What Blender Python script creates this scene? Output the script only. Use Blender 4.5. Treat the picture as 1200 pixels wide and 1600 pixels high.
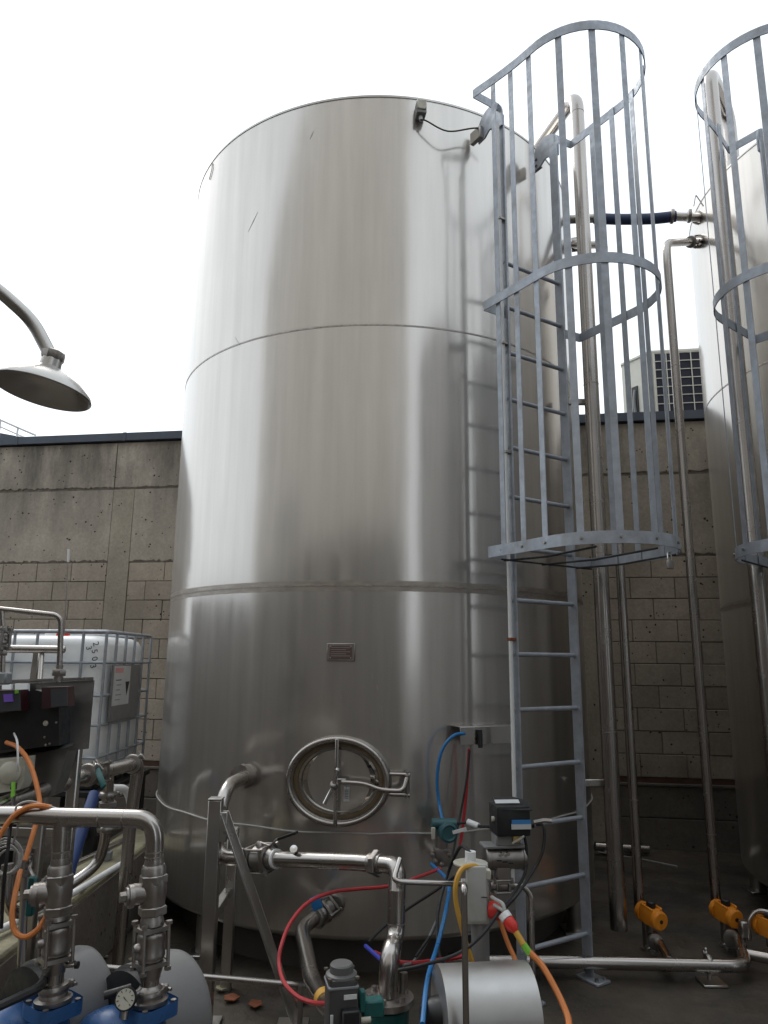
import bpy, bmesh, math, random
from mathutils import Vector, Matrix, Quaternion
V = Vector
rad = math.radians
random.seed(7)
for o in list(bpy.data.objects): bpy.data.objects.remove(o)
scene = bpy.context.scene
COL = scene.collection

# ------------------------------------------------------------------ camera
F = 1130.0                       # focal length in pixels of the 1200 x 1600 frame
PITCH, ROLL = rad(11.65), rad(0.57)
FW = V((0, math.cos(PITCH), math.sin(PITCH)))
_u = V((0, -math.sin(PITCH), math.cos(PITCH))); _r = V((1, 0, 0))
RT = _r*math.cos(ROLL) + _u*math.sin(ROLL)
UP = _u*math.cos(ROLL) - _r*math.sin(ROLL)
CAM = V((0, 0, 1.6))
cd = bpy.data.cameras.new('camera'); cam = bpy.data.objects.new('camera', cd); COL.objects.link(cam)
cd.sensor_fit = 'VERTICAL'; cd.sensor_height = 24; cd.lens = F/1600*24
cd.clip_start = 0.05; cd.clip_end = 2000
M = Matrix.Identity(4)
for i in range(3):
    M[i][0] = RT[i]; M[i][1] = UP[i]; M[i][2] = -FW[i]; M[i][3] = CAM[i]
cam.matrix_world = M
scene.camera = cam
scene.render.resolution_x, scene.render.resolution_y = 768, 1024

# ------------------------------------------------------------------ sky, sun, exposure
SUN_EL, SUN_AZ = rad(50), rad(-38)        # azimuth from +y towards +x: a veiled sun ahead, to the left
w = bpy.data.worlds.new('World'); scene.world = w; w.use_nodes = True
nt = w.node_tree; nt.nodes.clear()
sky = nt.nodes.new('ShaderNodeTexSky'); sky.sky_type = 'NISHITA'; sky.sun_disc = False
sky.sun_elevation = SUN_EL; sky.sun_rotation = SUN_AZ
sky.air_density = 1.0; sky.dust_density = 4.0; sky.ozone_density = 1.0
hs = nt.nodes.new('ShaderNodeHueSaturation'); hs.inputs['Saturation'].default_value = 0.24; hs.inputs['Value'].default_value = 1.0
mixc = nt.nodes.new('ShaderNodeMix'); mixc.data_type = 'RGBA'; mixc.inputs[0].default_value = 0.74
mixc.inputs[7].default_value = (10.0, 10.9, 11.7, 1)        # even cloud layer
bg = nt.nodes.new('ShaderNodeBackground'); bg.inputs['Strength'].default_value = 0.10
wo = nt.nodes.new('ShaderNodeOutputWorld')
nt.links.new(sky.outputs[0], hs.inputs['Color']); nt.links.new(hs.outputs[0], mixc.inputs[6])
nt.links.new(mixc.outputs[2], bg.inputs['Color']); nt.links.new(bg.outputs[0], wo.inputs['Surface'])
sd = bpy.data.lights.new('sun', 'SUN'); sd.energy = 0.7; sd.angle = rad(25); sd.color = (1, 0.96, 0.9)
sun = bpy.data.objects.new('sun', sd); COL.objects.link(sun)
sdir = V((math.sin(SUN_AZ)*math.cos(SUN_EL), math.cos(SUN_AZ)*math.cos(SUN_EL), math.sin(SUN_EL)))
sun.rotation_mode = 'QUATERNION'; sun.rotation_quaternion = sdir.to_track_quat('Z', 'Y'); sun.location = sdir*30
vs = scene.view_settings
vs.view_transform = 'Standard'; vs.look = 'None'; vs.gamma = 1; vs.exposure = 0.5; vs.use_curve_mapping = False

# ------------------------------------------------------------------ helpers
def at(px, py, Y):
    d = FW*F + RT*(px-600) + UP*(800-py); return CAM + d*(Y/d.y)
def atz(px, py, Z):
    d = FW*F + RT*(px-600) + UP*(800-py); return CAM + d*((Z-1.6)/d.z)
TC1, TC2, TR = V((-.046, 5.5, 0)), V((3.95, 4.95, 0)), 1.5
def ont(px, py, off=0.0, tc=TC1):
    d = FW*F + RT*(px-600) + UP*(800-py)
    ox, oy = CAM.x-tc.x, CAM.y-tc.y
    a = d.x**2+d.y**2; b = 2*(ox*d.x+oy*d.y); c = ox**2+oy**2-(TR+off)**2
    q = max(b*b-4*a*c, 0); t = (-b-math.sqrt(q))/(2*a)
    p = CAM+d*t; n = V((p.x-tc.x, p.y-tc.y, 0)).normalized()
    return p, n

WO = {}
class MB:
    def __init__(s): s.v = []; s.f = []
    def add(s, vs_, fs): 
        k = len(s.v); s.v += [V(x) for x in vs_]; s.f += [tuple(i+k for i in f) for f in fs]; return s
    def box(s, c, size, ax=None, bev=0.0, seg=1):
        bm = bmesh.new(); bmesh.ops.create_cube(bm, size=1)
        for v in bm.verts: v.co = V((v.co.x*size[0], v.co.y*size[1], v.co.z*size[2]))
        if bev > 0: bmesh.ops.bevel(bm, geom=bm.edges[:], offset=bev, segments=seg, affect='EDGES', profile=.6)
        bm.verts.index_update()
        X, Y, Z = ax if ax else (V((1,0,0)), V((0,1,0)), V((0,0,1)))
        c = V(c)
        s.add([c+X*v.co.x+Y*v.co.y+Z*v.co.z for v in bm.verts], [[v.index for v in f.verts] for f in bm.faces]); bm.free(); return s
    def tube(s, pts, r, n=12, cap=True, closed=False, flat=None):
        pts = [V(p) for p in pts]; m = len(pts)
        rs = r if isinstance(r, (list, tuple)) else [r]*m
        tg = []
        for i in range(m):
            if closed: t = pts[(i+1)%m]-pts[i-1]
            else: t = pts[min(i+1, m-1)]-pts[max(i-1, 0)]
            tg.append(t.normalized())
        t0 = tg[0]; u = V((0,0,1)) if abs(t0.z) < .9 else V((1,0,0))
        u = (u-t0*u.dot(t0)).normalized(); rings = []
        k = len(s.v)
        for i in range(m):
            if i: u = tg[i-1].rotation_difference(tg[i]) @ u; u = (u-tg[i]*u.dot(tg[i])).normalized()
            w_ = tg[i].cross(u)
            for j in range(n):
                a = 2*math.pi*j/n
                s.v.append(pts[i]+(u*math.cos(a)+w_*math.sin(a))*rs[i])
        for i in range(m if closed else m-1):
            i2 = (i+1) % m
            for j in range(n):
                j2 = (j+1) % n
                s.f.append((k+i*n+j, k+i*n+j2, k+i2*n+j2, k+i2*n+j))
        if cap and not closed:
            s.f.append(tuple(k+j for j in reversed(range(n)))); s.f.append(tuple(k+(m-1)*n+j for j in range(n)))
        return s
    def lathe(s, o, axis, prof, n=24, rot=0.0, up=None):
        o = V(o); A = V(axis).normalized()
        u = up or (V((0,0,1)) if abs(A.z) < .9 else V((1,0,0))); u = (u-A*u.dot(A)).normalized(); w_ = A.cross(u)
        k = len(s.v); m = len(prof)
        for (t, r) in prof:
            for j in range(n):
                a = 2*math.pi*j/n+rot
                s.v.append(o+A*t+(u*math.cos(a)+w_*math.sin(a))*max(r, 1e-5))
        for i in range(m-1):
            for j in range(n):
                j2 = (j+1) % n
                s.f.append((k+i*n+j, k+i*n+j2, k+(i+1)*n+j2, k+(i+1)*n+j))
        if prof[0][1] > 1e-4: s.f.append(tuple(k+j for j in reversed(range(n))))
        if prof[-1][1] > 1e-4: s.f.append(tuple(k+(m-1)*n+j for j in range(n)))
        return s
    def cyl(s, a, b, r, n=16, rot=0.0, ch=0.0):
        a, b = V(a), V(b); L = (b-a).length
        if ch: pr = [(0, r-ch), (ch, r), (L-ch, r), (L, r-ch)]
        else: pr = [(0, r), (L, r)]
        return s.lathe(a, b-a, pr, n, rot)
    def prism(s, poly, vec):
        poly = [V(p) for p in poly]; vec = V(vec); n = len(poly)
        return s.add(poly+[p+vec for p in poly], [tuple(reversed(range(n))), tuple(range(n, 2*n))]+[(i, (i+1) % n, (i+1) % n+n, i+n) for i in range(n)])
    def strip(s, pts, h, th, inward=None, closed=False):       # flat bar standing on edge: path in a plane, height h along z, thickness th
        pts = [V(p) for p in pts]; m = len(pts); k = len(s.v)
        for i in range(m):
            t = (pts[(i+1) % m if closed else min(i+1, m-1)]-pts[i-1 if (i or closed) else 0]).normalized()
            nrm = V((t.y, -t.x, 0)).normalized()*th/2
            for q in (nrm+V((0,0,h/2)), nrm-V((0,0,h/2)), -nrm-V((0,0,h/2)), -nrm+V((0,0,h/2))): s.v.append(pts[i]+q)
        for i in range(m if closed else m-1):
            i2 = (i+1) % m
            for j in range(4):
                j2 = (j+1) % 4
                s.f.append((k+i*4+j, k+i2*4+j, k+i2*4+j2, k+i*4+j2))
        if not closed: s.f.append((k, k+1, k+2, k+3)); e = k+(m-1)*4; s.f.append((e+3, e+2, e+1, e))
        return s
    def build(s, name, mat, parent=None, label=None, ang=38, kind=None, flat=False):
        if parent is not None: org = WO[parent]
        else:
            zs = min(v.z for v in s.v); c = sum(s.v, V())/len(s.v); org = V((c.x, c.y, zs))
        me = bpy.data.meshes.new(name); me.from_pydata([tuple(v-org) for v in s.v], [], s.f)
        bm = bmesh.new(); bm.from_mesh(me); bmesh.ops.recalc_face_normals(bm, faces=bm.faces[:]); bm.to_mesh(me); bm.free()
        if not flat:
            me.polygons.foreach_set('use_smooth', [True]*len(me.polygons)); me.set_sharp_from_angle(angle=rad(ang))
        if mat: me.materials.append(mat)
        o = bpy.data.objects.new(name, me); COL.objects.link(o)
        if parent is not None: o.parent = parent
        else: o.location = org
        WO[o] = org
        if label: o['label'] = label
        if kind: o['kind'] = kind
        return o
def thing(name, label, cat, loc, group=None):
    o = bpy.data.objects.new(name, None); COL.objects.link(o); o.location = V(loc); o.empty_display_size = .1
    WO[o] = V(loc); o['label'] = label; o['category'] = cat
    if group: o['group'] = group
    return o
def tag(o, label, cat, group=None):
    o['label'] = label; o['category'] = cat
    if group: o['group'] = group
    return o
def fil(pts, r=.08, seg=7):                      # a path with rounded corners
    pts = [V(p) for p in pts]; out = [pts[0]]
    for i in range(1, len(pts)-1):
        a, b, c = pts[i-1], pts[i], pts[i+1]; d1 = (a-b); d2 = (c-b)
        rr = r[i-1] if isinstance(r, (list, tuple)) else r
        l = min(rr, d1.length*.49, d2.length*.49)
        p1 = b+d1.normalized()*l; p2 = b+d2.normalized()*l
        for k in range(seg+1):
            t = k/seg; out.append(p1*(1-t)**2+b*2*t*(1-t)*(1-.12*0)+p2*t**2)
    out.append(pts[-1]); return out
def spl(pts, sub=7):                             # Catmull-Rom
    pts = [V(p) for p in pts]; P = [pts[0]*2-pts[1]]+pts+[pts[-1]*2-pts[-2]]; out = []
    for i in range(1, len(P)-2):
        for k in range(sub):
            t = k/sub; a, b, c, d = P[i-1:i+3]
            out.append(.5*((2*b)+(c-a)*t+(2*a-5*b+4*c-d)*t*t+(3*b-a-3*c+d)*t**3))
    out.append(P[-2]); return out
def frame(n):                                    # right, up, out for a surface normal
    n = V(n).normalized(); x = V((0,0,1)).cross(n)
    x = x.normalized() if x.length > 1e-3 else V((1,0,0)); return x, n.cross(x), n

# ------------------------------------------------------------------ materials
def mk(name, col, metal=0., rough=.5, var=.12, vscale=6., rvar=.1, bump=.0, bscale=60., stretch=(1,1,1), spec=.5, coat=0., rnd=0., trans=0., alpha=1., dirt=None, dscale=3., dthr=(.5,.7), sss=0.):
    m = bpy.data.materials.new(name); m.use_nodes = True; t = m.node_tree; b = t.nodes['Principled BSDF']
    N = t.nodes.new; L = t.links.new
    b.inputs['Metallic'].default_value = metal; b.inputs['Specular IOR Level'].default_value = spec; b.inputs['Coat Weight'].default_value = coat
    tc = N('ShaderNodeTexCoord'); mp = N('ShaderNodeMapping'); mp.inputs['Scale'].default_value = stretch; L(tc.outputs['Object'], mp.inputs[0])
    n1 = N('ShaderNodeTexNoise'); n1.inputs['Scale'].default_value = vscale; n1.inputs['Detail'].default_value = 6; n1.inputs['Roughness'].default_value = .6; L(mp.outputs[0], n1.inputs[0])
    cr = N('ShaderNodeMapRange'); cr.inputs[1].default_value = .3; cr.inputs[2].default_value = .7; cr.inputs[3].default_value = 1-var; cr.inputs[4].default_value = 1+var; L(n1.outputs[0], cr.inputs[0])
    last = cr.outputs[0]
    if rnd:
        oi = N('ShaderNodeObjectInfo'); mr = N('ShaderNodeMapRange'); mr.inputs[3].default_value = 1-rnd; mr.inputs[4].default_value = 1+rnd; L(oi.outputs['Random'], mr.inputs[0])
        mm = N('ShaderNodeMath'); mm.operation = 'MULTIPLY'; L(last, mm.inputs[0]); L(mr.outputs[0], mm.inputs[1]); last = mm.outputs[0]
    mx = N('ShaderNodeVectorMath'); mx.operation = 'SCALE'; mx.inputs[0].default_value = col[:3]; L(last, mx.inputs[3]); cur = mx.outputs[0]
    if dirt:
        n3 = N('ShaderNodeTexNoise'); n3.inputs['Scale'].default_value = dscale; n3.inputs['Detail'].default_value = 8; n3.inputs['Roughness'].default_value = .65; L(mp.outputs[0], n3.inputs[0])
        dr = N('ShaderNodeMapRange'); dr.inputs[1].default_value = dthr[0]; dr.inputs[2].default_value = dthr[1]; L(n3.outputs[0], dr.inputs[0])
        dm = N('ShaderNodeMix'); dm.data_type = 'RGBA'; L(dr.outputs[0], dm.inputs[0]); L(cur, dm.inputs[6]); dm.inputs[7].default_value = (*dirt, 1); cur = dm.outputs[2]
    L(cur, b.inputs['Base Color'])
    n2 = N('ShaderNodeTexNoise'); n2.inputs['Scale'].default_value = vscale*2.3; n2.inputs['Detail'].default_value = 5; L(mp.outputs[0], n2.inputs[0])
    rr = N('ShaderNodeMapRange'); rr.inputs[1].default_value = .3; rr.inputs[2].default_value = .7; rr.inputs[3].default_value = max(rough-rvar, .02); rr.inputs[4].default_value = min(rough+rvar, 1); L(n2.outputs[0], rr.inputs[0]); L(rr.outputs[0], b.inputs['Roughness'])
    if bump:
        nb = N('ShaderNodeTexNoise'); nb.inputs['Scale'].default_value = bscale; nb.inputs['Detail'].default_value = 4; L(mp.outputs[0], nb.inputs[0])
        bp = N('ShaderNodeBump'); bp.inputs['Strength'].default_value = bump; bp.inputs['Distance'].default_value = .01; L(nb.outputs[0], bp.inputs['Height']); L(bp.outputs[0], b.inputs['Normal'])
    if trans: b.inputs['Transmission Weight'].default_value = trans
    if sss: b.inputs['Subsurface Weight'].default_value = sss; b.inputs['Subsurface Radius'].default_value = (.05, .05, .05)
    return m

def tank_material():
    m = bpy.data.materials.new('tank_steel'); m.use_nodes = True; t = m.node_tree; N = t.nodes.new; L = t.links.new
    b = t.nodes['Principled BSDF']; b.inputs['Metallic'].default_value = 1
    tc = N('ShaderNodeTexCoord')
    def noise(scale, st, det=6, rg=.6):
        mp = N('ShaderNodeMapping'); mp.inputs['Scale'].default_value = st; L(tc.outputs['Object'], mp.inputs[0])
        n = N('ShaderNodeTexNoise'); n.inputs['Scale'].default_value = scale; n.inputs['Detail'].default_value = det; n.inputs['Roughness'].default_value = rg; L(mp.outputs[0], n.inputs[0]); return n.outputs[0]
    def mr(src, a, b_, c, d):
        q = N('ShaderNodeMapRange'); q.inputs[1].default_value = a; q.inputs[2].default_value = b_; q.inputs[3].default_value = c; q.inputs[4].default_value = d; L(src, q.inputs[0]); return q.outputs[0]
    streak = noise(14, (1, 1, .05)); cloud = noise(1.1, (1, 1, .6), 5); fine = noise(60, (1, 1, .03), 3); spot = noise(9, (1, 1, .5), 8, .7)
    # colour: faint streaks, film of grime
    f1 = mr(streak, .3, .7, .92, 1.06); f2 = mr(cloud, .3, .7, .94, 1.05)
    mu = N('ShaderNodeMath'); mu.operation = 'MULTIPLY'; L(f1, mu.inputs[0]); L(f2, mu.inputs[1])
    sc = N('ShaderNodeVectorMath'); sc.operation = 'SCALE'; sc.inputs[0].default_value = (.595, .565, .527); L(mu.outputs[0], sc.inputs[3]); 
    L(sc.outputs[0], b.inputs['Base Color'])
    r1 = mr(streak, .3, .7, .13, .20); r2 = mr(cloud, .3, .7, -.02, .03); r3 = mr(spot, .62, .75, 0, .1)
    ad = N('ShaderNodeMath'); L(r1, ad.inputs[0]); L(r2, ad.inputs[1]); ad2 = N('ShaderNodeMath'); L(ad.outputs[0], ad2.inputs[0]); L(r3, ad2.inputs[1]); L(ad2.outputs[0], b.inputs['Roughness'])
    wav = noise(.9, (1, 1, .7), 2); 
    bp = N('ShaderNodeBump'); bp.inputs['Strength'].default_value = .28; bp.inputs['Distance'].default_value = .02; L(wav, bp.inputs['Height'])
    bp2 = N('ShaderNodeBump'); bp2.inputs['Strength'].default_value = .05; bp2.inputs['Distance'].default_value = .002; L(fine, bp2.inputs['Height']); L(bp.outputs[0], bp2.inputs['Normal']); L(bp2.outputs[0], b.inputs['Normal'])
    # a dull, scattering film on top of the mirror-like sheet
    b2 = N('ShaderNodeBsdfPrincipled'); b2.inputs['Metallic'].default_value = 1; b2.inputs['Roughness'].default_value = .5; L(sc.outputs[0], b2.inputs['Base Color'])
    mx = N('ShaderNodeMixShader'); mx.inputs[0].default_value = .38; L(b.outputs[0], mx.inputs[1]); L(b2.outputs[0], mx.inputs[2])
    L(mx.outputs[0], t.nodes['Material Output'].inputs['Surface'])
    return m
def concrete_material(name, col, stain, top_z=None):
    m = bpy.data.materials.new(name); m.use_nodes = True; t = m.node_tree; N = t.nodes.new; L = t.links.new
    b = t.nodes['Principled BSDF']; tc = N('ShaderNodeNewGeometry')
    def noise(scale, st, det=8, rg=.65):
        mp = N('ShaderNodeMapping'); mp.inputs['Scale'].default_value = st; L(tc.outputs['Position'], mp.inputs[0])
        n = N('ShaderNodeTexNoise'); n.inputs['Scale'].default_value = scale; n.inputs['Detail'].default_value = det; n.inputs['Roughness'].default_value = rg; L(mp.outputs[0], n.inputs[0]); return n.outputs[0]
    def mr(src, a, b_, c, d):
        q = N('ShaderNodeMapRange'); q.inputs[1].default_value = a; q.inputs[2].default_value = b_; q.inputs[3].default_value = c; q.inputs[4].default_value = d; L(src, q.inputs[0]); return q.outputs[0]
    big = noise(1.3, (1, 1, 1)); run = noise(2.6, (1, 1, .22)); grain = noise(35, (1, 1, 1)); 
    f = mr(big, .3, .7, .72, 1.2); g = mr(grain, .3, .7, .86, 1.14)
    mu = N('ShaderNodeMath'); mu.operation = 'MULTIPLY'; L(f, mu.inputs[0]); L(g, mu.inputs[1])
    oi = N('ShaderNodeObjectInfo'); ob = mr(oi.outputs['Random'], 0, 1, .9, 1.1); mu2 = N('ShaderNodeMath'); mu2.operation = 'MULTIPLY'; L(mu.outputs[0], mu2.inputs[0]); L(ob, mu2.inputs[1])
    sc = N('ShaderNodeVectorMath'); sc.operation = 'SCALE'; sc.inputs[0].default_value = col; L(mu2.outputs[0], sc.inputs[3])
    cur = sc.outputs[0]
    st = mr(run, .42, .68, 0, .8)
    if top_z is not None:                       # rain-washed soot, heaviest below the coping
        sp = N('ShaderNodeSeparateXYZ'); L(tc.outputs['Position'], sp.inputs[0]); hz = mr(sp.outputs[2], top_z-1.1, top_z, .3, 1.4)
        ms = N('ShaderNodeMath'); ms.operation = 'MULTIPLY'; L(st, ms.inputs[0]); L(hz, ms.inputs[1]); st = ms.outputs[0]
    else:
        ms = N('ShaderNodeMath'); ms.operation = 'MULTIPLY'; L(st, ms.inputs[0]); ms.inputs[1].default_value = .35; st = ms.outputs[0]
    dm = N('ShaderNodeMix'); dm.data_type = 'RGBA'; L(st, dm.inputs[0]); L(cur, dm.inputs[6]); dm.inputs[7].default_value = (*stain, 1); cur = dm.outputs[2]
    vo = N('ShaderNodeTexVoronoi'); vo.inputs['Scale'].default_value = 17; L(tc.outputs['Position'], vo.inputs[0]); vo.inputs['Randomness'].default_value = 1
    pn = noise(5, (1, 1, 1)); ps = mr(pn, .42, .66, 0, .24)
    lt = N('ShaderNodeMath'); lt.operation = 'LESS_THAN'; L(vo.outputs['Distance'], lt.inputs[0]); L(ps, lt.inputs[1])
    dm2 = N('ShaderNodeMix'); dm2.data_type = 'RGBA'; L(lt.outputs[0], dm2.inputs[0]); L(cur, dm2.inputs[6]); dm2.inputs[7].default_value = (.045, .04, .035, 1); L(dm2.outputs[2], b.inputs['Base Color'])
    b.inputs['Roughness'].default_value = .9; b.inputs['Specular IOR Level'].default_value = .25
    hs_ = N('ShaderNodeMath'); hs_.operation = 'SUBTRACT'; L(grain, hs_.inputs[0]); L(lt.outputs[0], hs_.inputs[1])
    bp = N('ShaderNodeBump'); bp.inputs['Strength'].default_value = .5; bp.inputs['Distance'].default_value = .006; L(hs_.outputs[0], bp.inputs['Height']); L(bp.outputs[0], b.inputs['Normal'])
    return m
MT = tank_material()
PIPE = mk('pipe_steel', (.42, .39, .365), 1, .25, .05, 3, .05)
POL = mk('polished_steel', (.66, .64, .61), 1, .13, .08, 6, .05)
LID = mk('lid_steel', (.5, .47, .43), 1, .07, .1, 5, .03, .05, 8)
CAST = mk('cast_steel', (.36, .335, .315), 1, .40, .12, 14, .08, .08, 160, dirt=(.2, .17, .14), dscale=9, dthr=(.5, .85))
SHEET = mk('sheet_steel', (.48, .46, .435), 1, .33, .07, 4, .07, .0, 50, dirt=(.34, .3, .26), dscale=2, dthr=(.5, .95))
WELD = mk('weld_bead', (.36, .33, .3), 1, .45, .25, 40, .1, .4, 150)
BAND = mk('ground_weld_strip', (.39, .35, .31), 1, .46, .2, 10, .08, .1, 60, (1, 1, 3))
GALV = mk('galvanised_steel', (.385, .41, .45), .5, .52, .14, 16, .1, .06, 60, dirt=(.3, .31, .32), dscale=6)
CONC = concrete_material('cast_concrete', (.43, .38, .315), (.10, .092, .082), 3.94)
CONC2 = concrete_material('column_concrete', (.37, .325, .26), (.14, .12, .1))
BLOCK = concrete_material('concrete_block', (.41, .35, .285), (.17, .145, .12))
MORT = mk('mortar', (.17, .145, .12), 0, .95, .3, 12, .02, .4, 50)
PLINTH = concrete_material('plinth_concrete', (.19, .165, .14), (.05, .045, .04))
COPE = mk('coping_paint', (.075, .09, .115), .3, .4, .1, 4, .1)
GRND = mk('wet_concrete', (.085, .068, .05), 0, .6, .45, 1.6, .25, .5, 25, dirt=(.03, .026, .022), dscale=1.3, dthr=(.42, .66))
BUND = mk('yellowed_concrete', (.26, .235, .15), 0, .85, .3, 5, .1, .4, 40, dirt=(.1, .09, .07), dscale=4, dthr=(.5, .75))
BLACK = mk('black_plastic', (.014, .014, .015), 0, .42, .3, 20, .12)
RUBBER = mk('black_rubber', (.016, .015, .015), 0, .6, .2, 20, .1)
GREYP = mk('grey_paint', (.195, .192, .19), 0, .42, .08, 5, .1, .03, 90, dirt=(.14, .135, .13), dscale=5, dthr=(.55, .8))
GREYA = mk('grey_actuator_paint', (.055, .053, .052), 0, .42, .08, 5, .1)
SUCT = mk('dark_blue_hose', (.012, .04, .15), 0, .4, .15, 8, .1)
GASK = mk('brown_gasket', (.17, .125, .075), 0, .6, .2, 20, .1)
GREYC = mk('grey_cap', (.24, .25, .26), 0, .5, .08, 8, .1)
BLUEP = mk('blue_paint', (.028, .095, .25), 0, .32, .2, 7, .1, .05, 30, dirt=(.05, .06, .08), dscale=6, dthr=(.6, .75))
ORNG = mk('orange_paint', (.78, .27, .02), 0, .42, .12, 12, .1, dirt=(.2, .08, .02), dscale=8, dthr=(.58, .75))
TEAL = mk('teal_paint', (.035, .105, .115), 0, .4, .1, 12, .1)
GREEN = mk('green_paint', (.01, .10, .095), 0, .38, .15, 12, .1)
HBLUE = mk('blue_hose', (.02, .17, .42), 0, .35, .1, 15, .1)
NAVY = mk('navy_hose', (.022, .04, .10), 0, .5, .15, 15, .1, .1, 120)
HRED = mk('red_hose', (.42, .025, .03), 0, .38, .1, 15, .1)
REDP = mk('red_plastic', (.62, .035, .025), 0, .35, .08, 15, .1)
HORG = mk('orange_cable', (.62, .20, .05), 0, .5, .12, 15, .1)
YELC = mk('yellow_cable', (.60, .33, .05), 0, .48, .1, 15, .1)
COILG = mk('grey_cable', (.42, .41, .39), 0, .5, .1, 15, .1)
WHT = mk('white_plastic', (.72, .72, .71), 0, .45, .06, 10, .1, dirt=(.5, .48, .44), dscale=9, dthr=(.6, .8))
CREAM = mk('cream_box', (.48, .46, .38), 0, .5, .08, 8, .1, dirt=(.27, .24, .18), dscale=7, dthr=(.56, .78))
BOXG = mk('grey_box', (.42, .42, .39), 0, .48, .06, 8, .08, dirt=(.3, .28, .25), dscale=7, dthr=(.58, .8))
IBCP = mk('milky_plastic', (.92, .93, .93), 0, .38, .04, 5, .08, .04, 20)
_t = IBCP.node_tree; _tr = _t.nodes.new('ShaderNodeBsdfTranslucent'); _tr.inputs[0].default_value = (.93, .95, .95, 1); _ms = _t.nodes.new('ShaderNodeMixShader'); _ms.inputs[0].default_value = .12
_t.links.new(_t.nodes['Principled BSDF'].outputs[0], _ms.inputs[1]); _t.links.new(_tr.outputs[0], _ms.inputs[2]); _t.links.new(_ms.outputs[0], _t.nodes['Material Output'].inputs['Surface'])
COVER = mk('brushed_cover', (.5, .49, .475), 1, .46, .08, 5, .06)
LIMEC = mk('green_tape', (.22, .55, .05), 0, .45, .1, 10)
RUST = mk('rust', (.22, .07, .03), 0, .85, .3, 20, .1, .3, 80)
BROWN = mk('brown_strip', (.09, .045, .03), 0, .8, .25, 8, .1, .2, 60)
LBLUE = mk('label_blue', (.05, .22, .5), 0, .4, .05)
LGREY = mk('label_grey', (.55, .56, .56), 0, .45, .06)
PINK = mk('label_pink', (.62, .3, .3), 0, .5, .08)
INK = mk('black_ink', (.02, .02, .02), 0, .6, .1)
LCD = mk('purple_lcd', (.22, .12, .55), 0, .2, .1)
GLASSY = mk('smoked_window', (.05, .052, .055), 0, .12, .1, spec=.6)
NPL = mk('red_nameplate', (.19, .13, .12), .6, .4, .15, 20)
MAROON = mk('maroon_plastic', (.035, .006, .009), 0, .35, .1)
ACW = mk('cream_casing', (.74, .72, .63), 0, .5, .06, 6, .1)
ACD = mk('dark_coil', (.012, .014, .03), .2, .5, .2, 30)
SHADE_BASE = mk('shade_base', (.085, .077, .07), 0, .7, .2, 3, .1)  # shade put into colour: gap under the tanks, foot of the mirrored building
CLAD = mk('cladding', (.56, .53, .49), 0, .6, .06, 3, .1)
ROOFM = mk('roof_felt', (.10, .10, .11), 0, .9, .2, 4, .05)
BRASS = mk('brass', (.6, .42, .18), 1, .35, .1, 12)
#==SPLIT==
# ------------------------------------------------------------------ ground
def sheet(name, x0, x1, y0, y1, z, mat):
    o = MB().add([(x0,y0,z),(x1,y0,z),(x1,y1,z),(x0,y1,z)], [(0,1,2,3)]).build(name, mat, flat=True); o['kind'] = 'structure'; return o
sheet('ground', -150, 150, -150, 150, 0, GRND)

# ------------------------------------------------------------------ boundary wall
WU = V((1, -.155, 0)).normalized(); WN = V((-.155, -1, 0)).normalized()      # along the wall, and out of it towards the yard
def wp(s, d, z): return V((0, 7.22, 0)) + WU*s + WN*d + V((0, 0, z))
AX = (WU, -WN, V((0, 0, 1)))
wall = thing('boundary_wall', 'high weathered block wall with cast concrete top behind the tanks', 'wall', wp(0, 0, 0))
WS0, WS1 = -7.5, 7.5
def wbox(s0, s1, z0, z1, d0, d1, bev=0): return MB().box(wp((s0+s1)/2, (d0+d1)/2, (z0+z1)/2), (s1-s0, d1-d0, z1-z0), AX, bev)
wbox(WS0, WS1, 0, 3.93, -.24, -.012).build('backing', MORT, wall)
def rough_panel(s0, s1, z0, z1, name, mat, d=0.0, nx=90):
    # cast panel with a ragged lower lip
    m = MB(); top = []; bot = []
    for i in range(nx+1):
        s = s0+(s1-s0)*i/nx
        jb = random.uniform(-.004, .02) if 0 < i < nx else 0
        top.append((s, z1)); bot.append((s, z0+jb))
    vs_ = []; fs = []
    for (a, b) in zip(top, bot):
        dd = d+random.uniform(-.003, .003)
        vs_ += [wp(a[0], d, a[1]), wp(b[0], dd, b[1]+.012), wp(b[0], dd-.012, b[1]), wp(b[0], -.02, b[1])]
    for i in range(nx):
        for k in range(3): fs.append((i*4+k, i*4+4+k, i*4+5+k, i*4+1+k))
    m.add(vs_, fs); return m.build(name, mat, wall)
for (a, b) in ((WS0, -5.0), (-4.99, -2.985), (-2.975, 0), (.01, 4.2), (4.21, WS1)):
    rough_panel(a, b, 3.415, 3.93, 'concrete_panel', CONC)
for (a, b) in ((WS0, -5.0), (-4.99, -2.985), (-2.735, 0), (.01, 1.87), (2.165, 4.2), (4.21, WS1)):
    rough_panel(a, b, 2.605, 3.40, 'concrete_panel', CONC)
for (a, b, z1) in ((-2.98, -2.74, 3.40), (1.875, 2.16, 3.40)):
    wbox(a, b, 0.0, z1, -.1, .004, .004).build('column', CONC2, wall)
# coping
cop = MB()
cop.prism([wp(WS0, .045, 3.945), wp(WS0, .05, 3.945), wp(WS0, .05, 4.03), wp(WS0, -.30, 4.05), wp(WS0, -.30, 3.945)], WU*(WS1-WS0)); cop.build('coping', COPE, wall)
for s in (-6, -4.2, -2.9, -.6, 1.5, 2.3, 4.5): wbox(s, s+.035, 3.94, 4.034, .04, .054).build('coping_joint', COPE, wall)
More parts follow.
